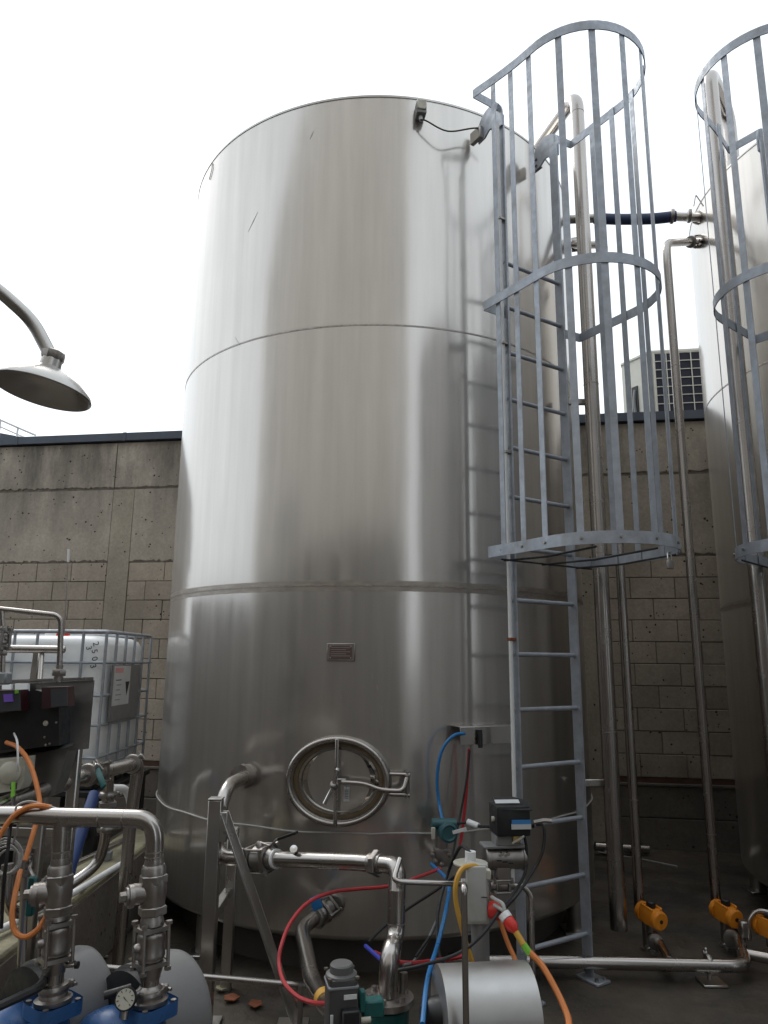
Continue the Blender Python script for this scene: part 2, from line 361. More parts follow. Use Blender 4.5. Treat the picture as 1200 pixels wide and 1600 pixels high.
# concrete blocks
BH, BL = .2, .405
proto = {}
def block(s0, s1, z):
    L = round(s1-s0-.007, 3)
    if L not in proto:
        bm = bmesh.new(); bmesh.ops.create_cube(bm, size=1)
        for v in bm.verts: v.co = V((v.co.x*L, v.co.y*.06, v.co.z*(BH-.007)))
        bmesh.ops.bevel(bm, geom=bm.edges[:], offset=.004, segments=1, affect='EDGES')
        me = bpy.data.meshes.new('block'); bm.to_mesh(me); bm.free(); me.materials.append(BLOCK); proto[L] = me
    o = bpy.data.objects.new('block', proto[L]); COL.objects.link(o); o.parent = wall
    o.location = wp((s0+s1)/2, -.03+random.uniform(-.003, .003), z+BH/2)-WO[wall]
    o.rotation_euler = (random.uniform(-.004, .004), 0, math.atan2(WU.y, WU.x)+random.uniform(-.004, .004))
rest = MB()
def courses(s0, s1, vis, off):
    for k in range(10):
        z = .6+k*BH; s = s0; first = True
        j = off + (0 if k % 2 else BL/2) - BL*math.ceil((off-s0)/BL+1)
        while j < s1:
            a, b = max(j, s0), min(j+BL, s1)
            if b-a > .03:
                if vis[0] <= (a+b)/2 <= vis[1]: block(a, b, z)
                else: rest.box(wp((a+b)/2, -.03, z+BH/2), (b-a-.007, .06, BH-.007), AX)
            j += BL
courses(WS0, -2.985, (-4.9, 0), -2.985)
courses(-2.735, 1.87, (-2.8, -1.75), -2.735)
courses(2.165, WS1, (2.1, 3.6), 2.165)
ro = rest.build('blocks_beyond', BLOCK, wall, flat=True); ro['kind'] = 'stuff'
wbox(WS0, WS1, .555, .598, -.1, -.004).build('brown_joint', BROWN, wall)
wbox(WS0, WS1, .53, .553, -.1, .03, .004).build('ledge', PLINTH, wall)
for (a, b) in ((WS0, -2.99), (-2.73, 1.865), (2.17, 3.4), (3.41, WS1)):
    wbox(a, b, .265, .528, -.1, .012, .004).build('plinth_slab', PLINTH, wall)
    wbox(a, b, 0, .255, -.1, .018, .004).build('plinth_slab', PLINTH, wall)
# roof behind the wall that carries the air conditioner
rf = MB().prism([wp(-9, -.31, 3.2), wp(9, -.31, 3.2), wp(9, -9, 3.2), wp(-9, -9, 3.2)], (0, 0, .72)).build('flat_roof', ROOFM)
tag(rf, 'flat roof behind the block wall, hidden below its coping', 'roof')

# ------------------------------------------------------------------ tanks
ZB, ZW, ZL, ZM, ZT = .21, .725, 2.01, 3.565, 5.15
def ring_band(tc, z0, z1, off, n=160):
    return MB().lathe((tc.x, tc.y, z0), (0,0,1), [(0, TR+off-.012), (0, TR+off), (z1-z0, TR+off), (z1-z0, TR+off-.012)], n)
def tank(tc, label):
    t = thing('storage_tank', label, 'tank', (tc.x, tc.y, 0), 'stainless tanks in front of the wall')
    n = 192
    def shell(z0, z1, nm):
        m = MB(); k = 14
        m.lathe((tc.x, tc.y, z0), (0,0,1), [((z1-z0)*i/k, TR) for i in range(k+1)], n); m.f = [f for f in m.f if len(f) == 4]
        return m.build(nm, MT, t)
    shell(ZB+.03, ZL, 'lower_shell'); shell(ZL, ZM, 'middle_shell'); shell(ZM, ZT, 'upper_shell')
    MB().lathe((tc.x, tc.y, ZB), (0,0,1), [(.03, TR), (.012, TR-.008), (0, TR-.03), (-.02, TR-.25), (-.03, 0)], n).build('bottom', MT, t)
    MB().lathe((tc.x, tc.y, ZT), (0,0,1), [(-.02, TR), (0, TR), (.006, TR-.006), (.01, TR-.04), (.16, .2), (.165, 0)], n).build('roof', MT, t)
    # weld seams
    ring_band(tc, ZM-.005, ZM+.005, .0022).build('weld_seam', WELD, t)
    ring_band(tc, ZL-.03, ZL+.027, .0012).build('weld_strip', BAND, t)
    ring_band(tc, ZL-.004, ZL+.004, .004).build('weld_seam', WELD, t)
    ring_band(tc, ZT-.012, ZT+.002, .003).build('rim', SHEET, t)
    # plinth coloured near black for the shade below the tank; stub legs
    MB().lathe((tc.x, tc.y, 0), (0,0,1), [(0, TR-.2), (ZB-.015, TR-.2)], 96).build('plinth', SHADE_BASE, t)
    for a in (rad(-41), rad(62), rad(118), rad(180), rad(240)):
        c = V((tc.x+math.sin(a)*(TR-.09), tc.y-math.cos(a)*(TR-.09), 0))
        m = MB().cyl(c, c+V((0,0,ZB-.005)), .055, 20); m.box(c+V((0,0,.008)), (.17, .17, .016), None, .003); m.build('leg', SHEET, t)
    return t
tank1 = tank(TC1, 'large shiny stainless tank with oval manway in the middle of the yard')
tank2 = tank(TC2, 'stainless tank cut off by the right edge of the photo')
# vertical seam, plates and marks of the big tank
def tframe(px, py, off=0., tc=TC1):
    p, n = ont(px, py, off, tc); x, u, n = frame(n); return p, x, u, n
# bead of cable around the foot of the tank
MB().tube([(TC1.x+(TR+.006)*math.sin(a*.02), TC1.y-(TR+.006)*math.cos(a*.02), ZW+.004*math.sin(a*.35)) for a in range(315)], .0042, 6, closed=True).build('band_wire', COILG, tank1)
p, x, u, n = tframe(533, 1019)
MB().box(p+n*.006, (.155, .095, .012), (x, u, n), .003).build('nameplate_bracket', CAST, tank1)
npl = MB().box(p+n*.014, (.125, .072, .004), (x, u, n), .001).build('nameplate', NPL, tank1, 'small dark red nameplate')
for k in range(5): MB().box(p+n*.0168+u*(.024-.011*k)+x*(-.012 if k % 2 else 0), (.085 if k % 2 else .105, .0035, .0012), (x, u, n)).build('engraved_line', SHEET, npl)
for sx in (-1, 1):
    for sy in (-1, 1): MB().lathe(p+x*sx*.056+u*sy*.03+n*.016, n, [(0, .004), (.002, .004), (.003, 0)], 8).build('rivet', SHEET, npl)
# tag at the rim, left
p, x, u, n = tframe(331, 266)
MB().tube([p+x*.01+u*.05+n*.004, p+x*.012+n*.005, p-x*.008-u*.035+n*.005, p-x*.03-u*.06+n*.004], .003, 6).build('lifting_loop', WELD, tank1)

# manway
pc, mx_, mu_, mn = tframe(529, 1219)
def ell(a, b, d, n=64, ka=.925, kb=.865):
    a *= ka; b *= kb
    return [pc+mx_*(a*math.cos(2*math.pi*i/n))+mu_*(b*math.sin(2*math.pi*i/n))+mn*d for i in range(n)]
def loft(rings, m=None, capend=False):
    m = m or MB(); k = len(m.v); n = len(rings[0])
    for r in rings: m.v += r
    for i in range(len(rings)-1):
        for j in range(n):
            j2 = (j+1) % n; m.f.append((k+i*n+j, k+i*n+j2, k+(i+1)*n+j2, k+(i+1)*n+j))
    if capend: m.f.append(tuple(k+(len(rings)-1)*n+j for j in range(n)))
    return m
loft([ell(.262, .222, .012), ell(.262, .222, .0), ell(.235, .197, .006), ell(.235, .197, -.02)]).build('gasket', GASK, tank1)
man = loft([ell(.302, .262, -.04), ell(.302, .262, .018), ell(.296, .256, .026), ell(.268, .228, .026), ell(.262, .222, .018), ell(.262, .222, -.03)]).build('manway_neck', SHEET, tank1)
MB().tube(ell(.283, .243, .036), .0145, 10, closed=True).build('rim_ring', PIPE, man)
lid = loft([ell(.236, .199, -.025), ell(.236, .199, .004), ell(.23, .194, .008), ell(.215, .181, .006), ell(.208, .174, -.004), ell(.17, .138, -.012), ell(.11, .09, -.018), ell(.05, .04, -.021), ell(.004, .004, -.021)], capend=True).build('manway_lid', LID, tank1)
def mw(a, b, d): return pc+mx_*a*.925+mu_*b*.88+mn*d
MB().box(mw(-.004, .0, .05), (.02, .43, .012), (mx_, mu_, mn), .004).build('clamp_bar', PIPE, man)
MB().lathe(mw(-.012, -.018, .045), mn, [(0, .024), (.02, .024), (.024, .018), (.05, .016), (.056, .008), (.058, 0)], 16).build('hub_nut', CAST, man)
h = MB(); h.tube([mw(.012, .075, .095), mw(-.012, -.018, .085), mw(-.058, -.115, .1)], [.0105, .012, .0105], 10)
h.lathe(mw(.012, .075, .095), (mw(.012, .075, .095)-mw(-.012, -.018, .085)), [(-.012, 0), (-.01, .008), (0, .012), (.01, .008), (.012, 0)], 10); h.build('star_handle', POL, man)
MB().box(mw(.03, .005, .055), (.05, .028, .022), (mx_, mu_, mn), .004).build('arm_socket', PIPE, man)
MB().tube(fil([mw(.03, .0, .06), mw(.16, -.004, .062), mw(.25, -.038, .06), mw(.375, -.042, .05), mw(.393, .03, .03)], .05), .0125, 12).build('hinge_arm', PIPE, man)
for b in (.045, -.07):
    MB().tube([mw(.27, b, .012), mw(.335, b-.001, .008), mw(.405, b-.002, .004)], .0095, 10).build('hinge_lug', PIPE, man)
MB().cyl(mw(.393, .062, .003), mw(.393, -.086, .003), .011, 12).build('hinge_pin', CAST, man)
tagp = MB().box(mw(.05, -.075, .012), (.030, .072, .003), (mx_, mu_, mn), .0008).build('hanging_tag', LGREY, man)
for k in range(6): MB().box(mw(.05, -.052-.009*k, .0142), (.02, .0025, .001), (mx_, mu_, mn)).build('printed_line', INK, tagp)
MB().tube([mw(.05, -.04, .013), mw(.045, -.01, .04)], .0012, 5).build('tag_string', INK, man)
# scuffs and scratches worn into the sheet
SCR = mk('scratch', (.3, .285, .27), 1, .5, .2, 30)
for (x0, y0, x1, y1, wd) in ((403, 331, 388, 362, .004), (367, 526, 376, 542, .003), (581, 1050, 582, 1063, .004), (588, 1068, 591, 1080, .005), (534, 1080, 533, 1095, .004), (505, 1085, 506, 1096, .003), (596, 1100, 598, 1122, .003), (594, 1135, 593, 1150, .004), (490, 205, 484, 218, .006), (623, 1130, 624, 1136, .005)):
    a, na = ont(x0, y0); b, nb = ont(x1, y1); d = (b-a); sd_ = d.cross(na).normalized()*wd/2
    mid = (a+b)/2; mid = ont((x0+x1)/2, (y0+y1)/2)[0]
    MB().add([a+na*.0012, mid+sd_+na*.0014, b+nb*.0012, mid-sd_+na*.0014, a-na*.002, b-nb*.002], [(0,1,2,3), (0,4,5,1), (1,5,2), (0,3,4), (3,2,5,4)]).build('scratch', SCR, tank1, flat=True)
# sensor box at the top
p, x, u, n = tframe(655, 181)
sb = thing('sensor_box', 'small grey junction box fixed high on the big tank', 'box', p)
MB().box(p+n*.045+u*.005, (.062, .095, .075), (x, u, n), .006, 2).build('housing', GREYP, sb)
MB().box(p+n*.085+u*.012, (.058, .068, .012), (x, u, n), .004).build('lid', CREAM, sb)
for sx in (-1, 1):
    for sy in (-1, 1): MB().lathe(p+n*.091+x*sx*.023+u*(.012+sy*.027), n, [(0, .004), (.002, .003)], 8).build('screw', CAST, sb)
MB().cyl(p+n*.045-u*.04, p+n*.05-u*.075, .012, 12).build('cable_gland', LGREY, sb)
e1 = p+n*.05-u*.07
q1 = ont(700, 205, .09)[0]; q2 = ont(745, 200, .1)[0]; q3 = ont(788, 205, .16)[0]
tag(MB().tube(spl([e1, e1+n*.02-u*.02+x*.03, q1, q2, q3]), .005, 8).build('sensor_cable', RUBBER), 'thin black cable sagging from the junction box to the ladder', 'cable')

# ------------------------------------------------------------------ caged ladders
def bolt(c, ax, r=.008, h=.007, mat=None, parent=None, name='bolt'):
    return MB().cyl(c, V(c)+V(ax).normalized()*h, r, 6).build(name, mat or CAST, parent)
def ladder(tc, phi, so, w_, label, pos):
    a = rad(phi); n = V((math.sin(a), -math.cos(a), 0)); t = V((math.cos(a), math.sin(a), 0)); Z = V((0,0,1))
    o = tc+n*(TR+so)
    L = thing('caged_ladder', label, 'ladder', o, 'caged ladders on the tanks')
    def q(i, j, k): return o+t*i+n*j+Z*k
    hw = w_/2
    for s in (-1, 1):
        st = MB().box(q(s*hw, 0, 2.47), (.012, .066, 4.90), (t, n, Z), .002).build('stringer', GALV, L)
        # gooseneck plate
        pts = []
        for k in range(15):
            g = rad(-8+k*(160)/14); pts.append((.036-.115+.115*math.cos(g), 4.925+.12*math.sin(g)))
        pts += [(-so+.05, 4.955), (-so+.05, 4.85), (-.13, 4.855), (-.085, 4.885), (-.055, 4.88), (-.036, 4.84), (.033, 4.84)]
        pts = [(a_, b_) for a_, b_ in pts]
        MB().prism([q(s*(hw+.0125)-.005, a_, b_) for a_, b_ in pts], t*.010).build('gooseneck_plate', GALV, L)
        br = MB().box(q(s*(hw+.03), -so+.05, 4.905), (.03, .10, .085), (t, n, Z), .004).build('tank_bracket', SHEET, L)
        for dz in (-.022, .022): bolt(q(s*(hw+.0125)-s*.006, -so+.075, 4.905+dz), -t*s, .011, .012, CAST, L)
        MB().box(q(s*hw, .03, .008), (.10, .15, .014), (t, n, Z), .003).build('foot_plate', GALV, L)
        for (i, j) in ((-.03, .08), (.03, .08)): bolt(q(s*hw+i, j, .015), Z, .010, .016, CAST, L)
    for k in range(14):
        z = .212+.286*k
        MB().tube([q(-hw-.010, 0, z), q(hw+.010, 0, z)], .0125, 12).build('rung', GALV, L)
    cw, dep = .38, .42
    def hoop_path(z):
        fl = .065 if z > 4.5 else .012
        pts = [q(-hw-.006, .0, z), q(-cw-fl, .0, z)]
        for k in range(4): pts.append(q(-cw-fl*(1-k/4)**1.5*.92, .02+(dep-.02)*k/4, z))
        for k in range(25):
            g = math.pi*k/24; pts.append(q(-cw*math.cos(g), dep+cw*math.sin(g), z))
        for k in range(3, -1, -1): pts.append(q(cw, .03+(dep-.03)*k/4, z))
        pts += [q(cw, .015, z), q(hw+.006, .0, z)]
        return pts
    for z, hh in ((2.175, .06), (3.60, .056), (4.985, .056)): MB().strip(hoop_path(z), hh, .006).build('cage_hoop', GALV, L, ang=60)
    # upright flat bars inside the hoops
    ins = [(-cw+.007, .10), (-cw+.007, .25), (-cw+.007, .40)]
    for k in range(6):
        g = rad(27+k*27.4); ins.append((-(cw-.007)*math.cos(g), dep+(cw-.007)*math.sin(g)))
    ins += [(cw-.007, .36), (cw-.007, .20)]
    for (i, j) in ins:
        if j <= dep: d = n
        else: d = (t*(-(j-dep))+n*i).normalized()
        nn = V((d.y, -d.x, 0))
        MB().box(q(i, j, 3.58), (.037, .005, 2.86), (d, nn, Z), .001).build('cage_bar', GALV, L)
        for z in (2.175,): bolt(q(i, j, z)-nn*.0, (q(i, j, 0)-q(0, .3, 0)), .007, .02, CAST, L)
    # hinged grille that closes the cage, with a padlock
    g = MB()
    for i in (-.3, -.02, .24):
        j0 = .02; j1 = dep+math.sqrt(max(cw**2-i*i, 0))*.93
        g.tube([q(i, j0, 2.135), q(i*.98, (j0+j1)/2, 2.122), q(i*.95, j1, 2.135)], .0055, 6)
    g.tube([q(-.345, .05, 2.135), q(.345, .05, 2.135)], .0055, 6)
    g.build('bottom_grille', RUBBER, L)
    pl = MB().box(q(.14, .72, 2.075), (.038, .018, .045), (t, n, Z), .005, 2).build('padlock', CAST, L)
    MB().tube(fil([q(.127, .72, 2.095), q(.127, .72, 2.135), q(.153, .72, 2.135), q(.153, .72, 2.095)], .012), .0035, 6).build('shackle', POL, pl)
    return L, q
LAD, lq = ladder(TC1, 32.6, .24, .46, 'galvanised caged ladder on the big middle tank', 0)
LAD2, lq2 = ladder(TC2, -53.2, .24, .46, 'galvanised caged ladder on the tank at the right edge', 1)
# white conduit clipped to the left stringer
cnd = thing('cable_conduit', 'thin white conduit running down beside the ladder', 'conduit', lq(-.26, -.0, .9))
MB().tube([lq(-.262, .01, .93), lq(-.262, .01, 1.75), lq(-.262, .01, 4.0), lq(-.262, .01, 4.85)], .0105, 10).build('tube', WHT, cnd)
for z in (1.72, 2.75, 3.4, 4.2): MB().box(lq(-.25, .01, z), (.05, .034, .016), (V((math.cos(rad(32.6)), math.sin(rad(32.6)), 0)), V((math.sin(rad(32.6)), -math.cos(rad(32.6)), 0)), V((0,0,1))), .002).build('clip', RUST if z < 2 else CAST, cnd)

# ------------------------------------------------------------------ steel pipe helpers
def wring(m, p, ax, r, w_=.004): m.lathe(V(p)-V(ax).normalized()*w_/2, ax, [(0, r-.002), (0, r+.0012), (w_, r+.0012), (w_, r-.002)], 20)
def pipe(name, pts, r, parent, fr=.09, mat=None, label=None, n=18): return MB().tube(fil(pts, fr), r, n).build(name, mat or PIPE, parent, label)
def welds(pts, r, parent):
    for a, b in pts:
        m = MB(); wring(m, a, b, r); m.build('weld_bead', WELD, parent)
def clamp(p, ax, r, parent, name='clamp'):
    p = V(p); ax = V(ax).normalized(); x = ax.orthogonal().normalized()
    m = MB().lathe(p-ax*.014, ax, [(0, r+.003), (.003, r+.014), (.012, r+.017), (.016, r+.017), (.025, r+.014), (.028, r+.003)], 24)
    c = m.build(name, CAST, parent)
    b = MB().box(p+x*(r+.024), (.022, .018, .02), (ax, ax.cross(x), x), .003); b.cyl(p+x*(r+.03)-ax.cross(x)*.025, p+x*(r+.03)+ax.cross(x)*.03, .005, 8); b.build('clamp_screw', CAST, c)
    return c
def hexn(p, ax, r, h, parent, name='hex_nut', mat=None):
    p = V(p); ax = V(ax).normalized()
    return MB().lathe(p-ax*h/2, ax, [(0, r*.93), (h*.12, r), (h*.88, r), (h, r*.93)], 6).build(name, mat or CAST, parent)
def union(p, ax, r, parent):
    p = V(p); ax = V(ax).normalized(); m = MB()
    m.lathe(p-ax*.03, ax, [(0, r+.002), (.0, r+.007), (.018, r+.008), (.018, r+.004), (.06, r+.004), (.06, r)], 20)
    c = m.build('union', CAST, parent); hexn(p+ax*.003, ax, r+.018, .026, c); return c
def ball_valve(p, ax, r, up, parent, lever=None, levmat=None, L=.12, name='ball_valve', grip=None):
    p = V(p); ax = V(ax).normalized(); up = V(up); up = (up-ax*up.dot(ax)).normalized(); sd_ = ax.cross(up)
    b = MB(); s = r*1.55
    b.lathe(p-ax*L*.31, ax, [(0, s*.8), (L*.04, s*.93), (L*.1, s*1.0), (L*.14, s*.97), (L*.48, s*.97), (L*.52, s*1.0), (L*.58, s*.93), (L*.62, s*.8)], 20)
    for e in (-1, 1):
        b.box(p+ax*e*L*.36, (L*.1, s*2.06, s*2.06), (ax, sd_, up), s*.3, 2)
        b.lathe(p+ax*e*L*.42, ax*e, [(0, r*1.35), (L*.1, r*1.3), (L*.2, r*1.12), (L*.26, r*1.1)], 20)
    b.lathe(p+up*s*.85, up, [(0, r*.55), (s*.3, r*.5), (s*.45, r*.3)], 12)
    v = b.build(name, CAST, parent)
    for i in (-1, 1):
        for j in (-1, 1):
            c = p+sd_*i*s*.9+up*j*s*.9
            m = MB().cyl(c-ax*L*.5, c+ax*L*.5, .0055, 8)
            for e in (-1, 1): m.cyl(c+ax*e*L*.43, c+ax*e*(L*.43+.010), .0105, 6)
            m.build('tie_bolt', CAST, v)
    if lever:
        lv = [V(q) for q in lever]; st = p+up*s*1.25
        m = MB(); pts = [st]+lv; m.tube(pts, [.006]*len(pts), 8); m.build('stem_lever', CAST, v)
        if levmat:
            d = (lv[-1]-lv[-2]).normalized(); wd = d.cross(ax if abs(d.dot(ax)) < .9 else up).normalized()
            a, c = lv[-2]+(lv[-1]-lv[-2])*.12, lv[-1]+d*.015
            MB().box((a+c)/2, ((c-a).length, .024, .012), (d, wd, d.cross(wd)), .004, 2).build('grip', levmat, v)
    return v

# ------------------------------------------------------------------ vents, overflow lines and hose between the tanks
vent = thing('vent_pipe', 'thick gooseneck vent pipe falling behind the middle ladder', 'pipe', (1.33, 4.5, 0), 'gooseneck vent pipes')
v0 = at(967, 1452, 4.5); vx = v0.x; 
pipe('pipe', [(1.18, 5.12, 5.16), (1.18, 5.12, 5.62), (vx, 4.5, 5.62), (vx, 4.5, v0.z)], .048, vent, .13)
welds([((vx, 4.5, 5.46), (0,0,1)), ((vx, 4.5, 3.4), (0,0,1)), ((vx, 4.5, 1.2), (0,0,1))], .048, vent)
for z in (.9, 3.3): MB().box((vx-.10, 4.56, z), (.16, .03, .04), None, .004).build('stand_off', SHEET, vent)
vent2 = thing('vent_pipe', 'gooseneck vent pipe standing inside the view of the right cage', 'pipe', (2.2, 4.25, 0), 'gooseneck vent pipes')
a2 = at(1180, 870, 4.3)
pipe('pipe', [(2.56, 4.72, 5.1), (2.56, 4.72, 5.64), (a2.x, 4.3, 5.64), (a2.x, 4.3, .2)], .048, vent2, .13)
MB().lathe((2.58, 4.72, 5.13), (0,0,1), [(0, .1), (.03, .1), (.03, .085), (.1, .085)], 24).build('base_collar', SHEET, vent2)
manh = thing('roof_nozzle', 'short flanged nozzle on the roof of the right tank', 'nozzle', (2.95, 4.2, 5.15))
MB().lathe((2.95, 4.2, 5.12), (0,0,1), [(0, .06), (.28, .06), (.28, .085), (.31, .085), (.31, .05)], 24).build('neck', SHEET, manh)

ov = thing('balance_hose', 'dark blue hose joining the tops of the two tanks', 'hose', at(990, 338, 5.0))
p1, n1 = ont(889, 343, -.02); p2, n2 = ont(1096, 340, -.02, TC2)
h1 = at(928, 341, 4.98); h2 = at(1056, 338, 4.86)
pipe('steel_spigot', [p1, h1+(h2-h1).normalized()*.05], .034, ov); pipe('steel_spigot', [h2-(h2-h1).normalized()*.05, p2], .034, ov)
MB().tube(spl([h1, h1.lerp(h2, .3)-V((0,0,.014)), h1.lerp(h2, .7)-V((0,0,.016)), h2]), .041, 16).build('hose_sleeve', NAVY, ov)
clamp(h1.lerp(h2, .04), h2-h1, .038, ov); clamp(h1.lerp(h2, .955), h2-h1, .038, ov); clamp(h1.lerp(h2, 1.16), h2-h1, .034, ov)
MB().lathe(p2+n2*.02, n2, [(0, .055), (.02, .05), (.05, .036)], 20).build('reducer', PIPE, ov)
pl_ = thing('rim_loop', 'bent wire lifting loop at the rim of the right tank', 'wire', at(1088, 310, 4.9))
MB().tube(fil([at(1084, 322, 4.86), at(1087, 304, 4.86), at(1099, 322, 4.84)], .02), .005, 6).build('wire', CAST, pl_)

f1 = thing('fill_pipe', 'fill pipe elbowing out of the middle tank behind the cage', 'pipe', (1.5, 4.6, 0), 'fill pipes with orange valves')
s1 = at(998, 1398, 4.6); pa, na = ont(893, 383, -.02)
tp = at(945, 383, 4.66)
pipe('pipe', [pa, tp, V((s1.x, 4.6, tp.z-.12)), V((s1.x, 4.6, .2))], .0285, f1, [.12, .1])
MB().lathe(pa, na, [(0, .055), (.05, .055), (.09, .032)], 20).build('reducer', PIPE, f1)
f2 = thing('fill_pipe', 'fill pipe elbowing out of the right tank beside the cage', 'pipe', (2.0, 4.65, 0), 'fill pipes with orange valves')
s2 = at(1118, 1398, 4.65); pa2, na2 = ont(1098, 377, -.02, TC2)
tp2 = at(1041, 380, 4.68)
pipe('pipe', [pa2, tp2, V((s2.x, 4.65, tp2.z-.15)), V((s2.x, 4.65, .2))], .0285, f2, [.12, .1])
MB().lathe(pa2, na2, [(0, .055), (.06, .052), (.1, .034)], 20).build('reducer', PIPE, f2); clamp(pa2.lerp(tp2, .35), tp2-pa2, .0285, f2)
for ff, zz in ((f1, (3.9, 2.4, .8)), (f2, (3.6, 1.9, .6))):
    pt = s1 if ff is f1 else s2
    welds([((pt.x, 4.6 if ff is f1 else 4.65, z), (0,0,1)) for z in zz], .0285, ff)
# orange rotary actuators on the foot of each fill pipe
def actuator(base, label, ax, sc=.98, grp='orange valve actuators'):
    base = V(base); ax = V(ax).normalized(); A = thing('valve_actuator', label, 'actuator', base, grp)
    x = ax; y = V((0,0,1)).cross(x).normalized(); z = x.cross(y)
    if z.z < 0: z = -z; y = -y
    def q(i, j, k): return base+(x*i+y*j+z*k)*sc
    MB().box(q(0, 0, .095), (.10*sc, .085*sc, .09*sc), (x, y, z), .012*sc, 2).build('housing', ORNG, A)
    for e in (-1, 1):
        MB().lathe(q(e*.05, 0, .092), x*e, [(0, .052*sc), (.012*sc, .054*sc), (.03*sc, .052*sc), (.036*sc, .045*sc), (.037*sc, .02*sc), (.034*sc, 0)], 24).build('end_cap', ORNG, A)
        MB().lathe(q(e*.084, 0, .092), x*e, [(0, .012*sc), (.006*sc, .011*sc)], 6).build('plug', BLACK, A)
    for j in (-.034, .034): MB().box(q(0, j, .142), (.10*sc, .012*sc, .016*sc), (x, y, z), .003).build('rib', ORNG, A)
    MB().lathe(q(0, 0, .138), z, [(0, .027*sc), (.03*sc, .026*sc), (.036*sc, .02*sc), (.037*sc, 0)], 16).build('indicator_cap', BLACK, A)
    MB().lathe(q(0, 0, .0), z, [(0, .026*sc), (.045*sc, .026*sc), (.05*sc, .04*sc), (.058*sc, .04*sc)], 16).build('stem', CAST, A)
    MB().box(q(0, .05, .05), (.05*sc, .04*sc, .05*sc), (x, y, z), .006).build('solenoid', BLACK, A)
    return A
FP_Y = 4.16
actuator((s1.x+.03, 4.52, .10), 'orange actuator at the foot of the fill pipe nearest the ladder', (.36, -.93, -.1))
actuator((s2.x+.01, 4.57, .10), 'orange actuator between the two fill pipes and the right tank', (.30, -.95, -.1))
b3 = at(1193, 1462, 4.35); actuator((b3.x+.04, b3.y, .09), 'orange actuator cut off by the right edge near the floor', (.3, -.9, 0))
fm = thing('floor_pipe', 'long stainless pipe lying low across the floor at right', 'pipe', (1.4, FP_Y, 0))
flz = .085
fa = atz(700, 1499, flz); fb = atz(1166, 1510, flz); fc = atz(1178, 1480, flz)
v2 = V((s2.x+.03, 4.6, .09)); v1 = V((s1.x+.03, 4.55, .09))
pipe('pipe', [fa, fb, v2+V((.02, -.1, 0)), v2], .031, fm, .1)
j1 = atz(1046, 1503, flz)
pipe('branch', [j1, v1+V((.01, -.08, 0)), v1], .027, fm, .05); clamp(v1.lerp(j1, .35), j1-v1, .027, fm); clamp(v2.lerp(fb, .25), fb-v2, .031, fm)
pipe('branch', [fb.lerp(v2, .35), atz(1215, 1500, flz)], .027, fm)
for nm, (x_, y_) in (('a', (1107, 1506)),):
    c = atz(x_, y_, flz); MB().box((c.x, c.y-.02, .008), (.12, .12, .014), None, .003).build('foot', SHEET, fm); MB().cyl((c.x, c.y, .01), (c.x, c.y, .06), .012, 10).build('support_stud', CAST, fm); clamp(c, fb-fa, .031, fm)
for v_ in (v1, v2): MB().lathe(v_-V((0,0,.09)), (0,0,1), [(0, .05), (.01, .05), (.012, .036), (.15, .036), (.16, .03), (.2, .03)], 20).build('valve_body', CAST, fm)
b3p = thing('drain_pipe', 'bright thin pipe over the orange actuator at the right edge', 'pipe', atz(1190, 1440, .1))
pipe('pipe', [at(1172, 1470, 4.4), at(1168, 1440, 4.4), at(1182, 1421, 4.4), at(1230, 1432, 4.3)], .012, b3p, .05)
MB().box(at(1163, 1452, 4.42), (.05, .05, .09), None, .008).build('valve_block', CAST, b3p)
st_ = thing('wall_stub_pipe', 'short stainless pipe stub fixed low on the block wall', 'pipe', at(970, 1326, 6.6))
sa = at(930, 1322, 6.62); sb_ = at(1012, 1327, 6.62)
pipe('pipe', [sa, sb_], .036, st_); MB().cyl(sb_, sb_+(sb_-sa).normalized()*.006, .038, 20).build('cap', PIPE, st_)
for t_ in (.2, .75): 
    c = sa.lerp(sb_, t_); MB().box(c+V((0, .14, -.035)), (.04, .35, .02), None, .003).build('bracket', SHEET, st_)
tag(MB().tube(spl([at(935, 1331, 6.5), at(975, 1338, 6.3), at(1020, 1346, 6.0), at(1058, 1354, 5.75)]), .006, 6).build('loose_wire', COILG), 'thin pale wire hanging below the wall stub pipe', 'wire')
for o_ in [bpy.data.objects['loose_wire']]: pass
# ------------------------------------------------------------------ plant around the camera (mirrored in the tank), some of it added for that
bld = thing('process_building', 'tall pale clad building mirrored as the dark band in the big tank', 'building', (-4.1, -6.0, 0))
bw = MB()
bx0, bx1, by, bh = -19.0, 2.3, -3.9, 14.5
bw.box(((bx0+bx1)/2, by-4, bh/2), (bx1-bx0-.02, 8, bh), None); bw.build('wall', CLAD, bld)
MB().box(((bx0+bx1)/2, by+.02, 1.85), (bx1-bx0-.1, .12, 3.7), None, .01).build('added_dado', SHADE_BASE, bld)  # added dark band, deepens the reflection on the lower tank
for k in range(int((bx1-bx0)/.6)):
    MB().box((bx0+.3+k*.6, by+.012, bh/2), (.05, .06, bh-.02), None, .01).build('cladding_rib', CLAD, bld)
MB().box((bx0+4.0, by+.05, 1.6), (3.2, .1, 3.2), None, .01).build('roller_door', GREYP, bld)
for k in range(3): MB().box((bx0+8.2+k*1.5, by+.05, 4.6), (1.0, .08, .8), None, .01).build('window', GLASSY, bld)
MB().box(((bx0+bx1)/2, by-4, bh+.1), (bx1-bx0+.2, 8.2, .2), None, .02).build('parapet', COPE, bld)
nb = thing('neighbour_tank', 'tall tank beside the camera mirrored at the right of the big tank', 'tank', (3.75, -.9, 0))
MB().lathe((3.75, -.9, .15), (0,0,1), [(0, 1.45), (.03, 1.5), (5.6, 1.5), (5.75, 1.42), (5.9, 1.1), (6.0, .5), (6.02, 0)], 96).build('shell', GREYP, nb)
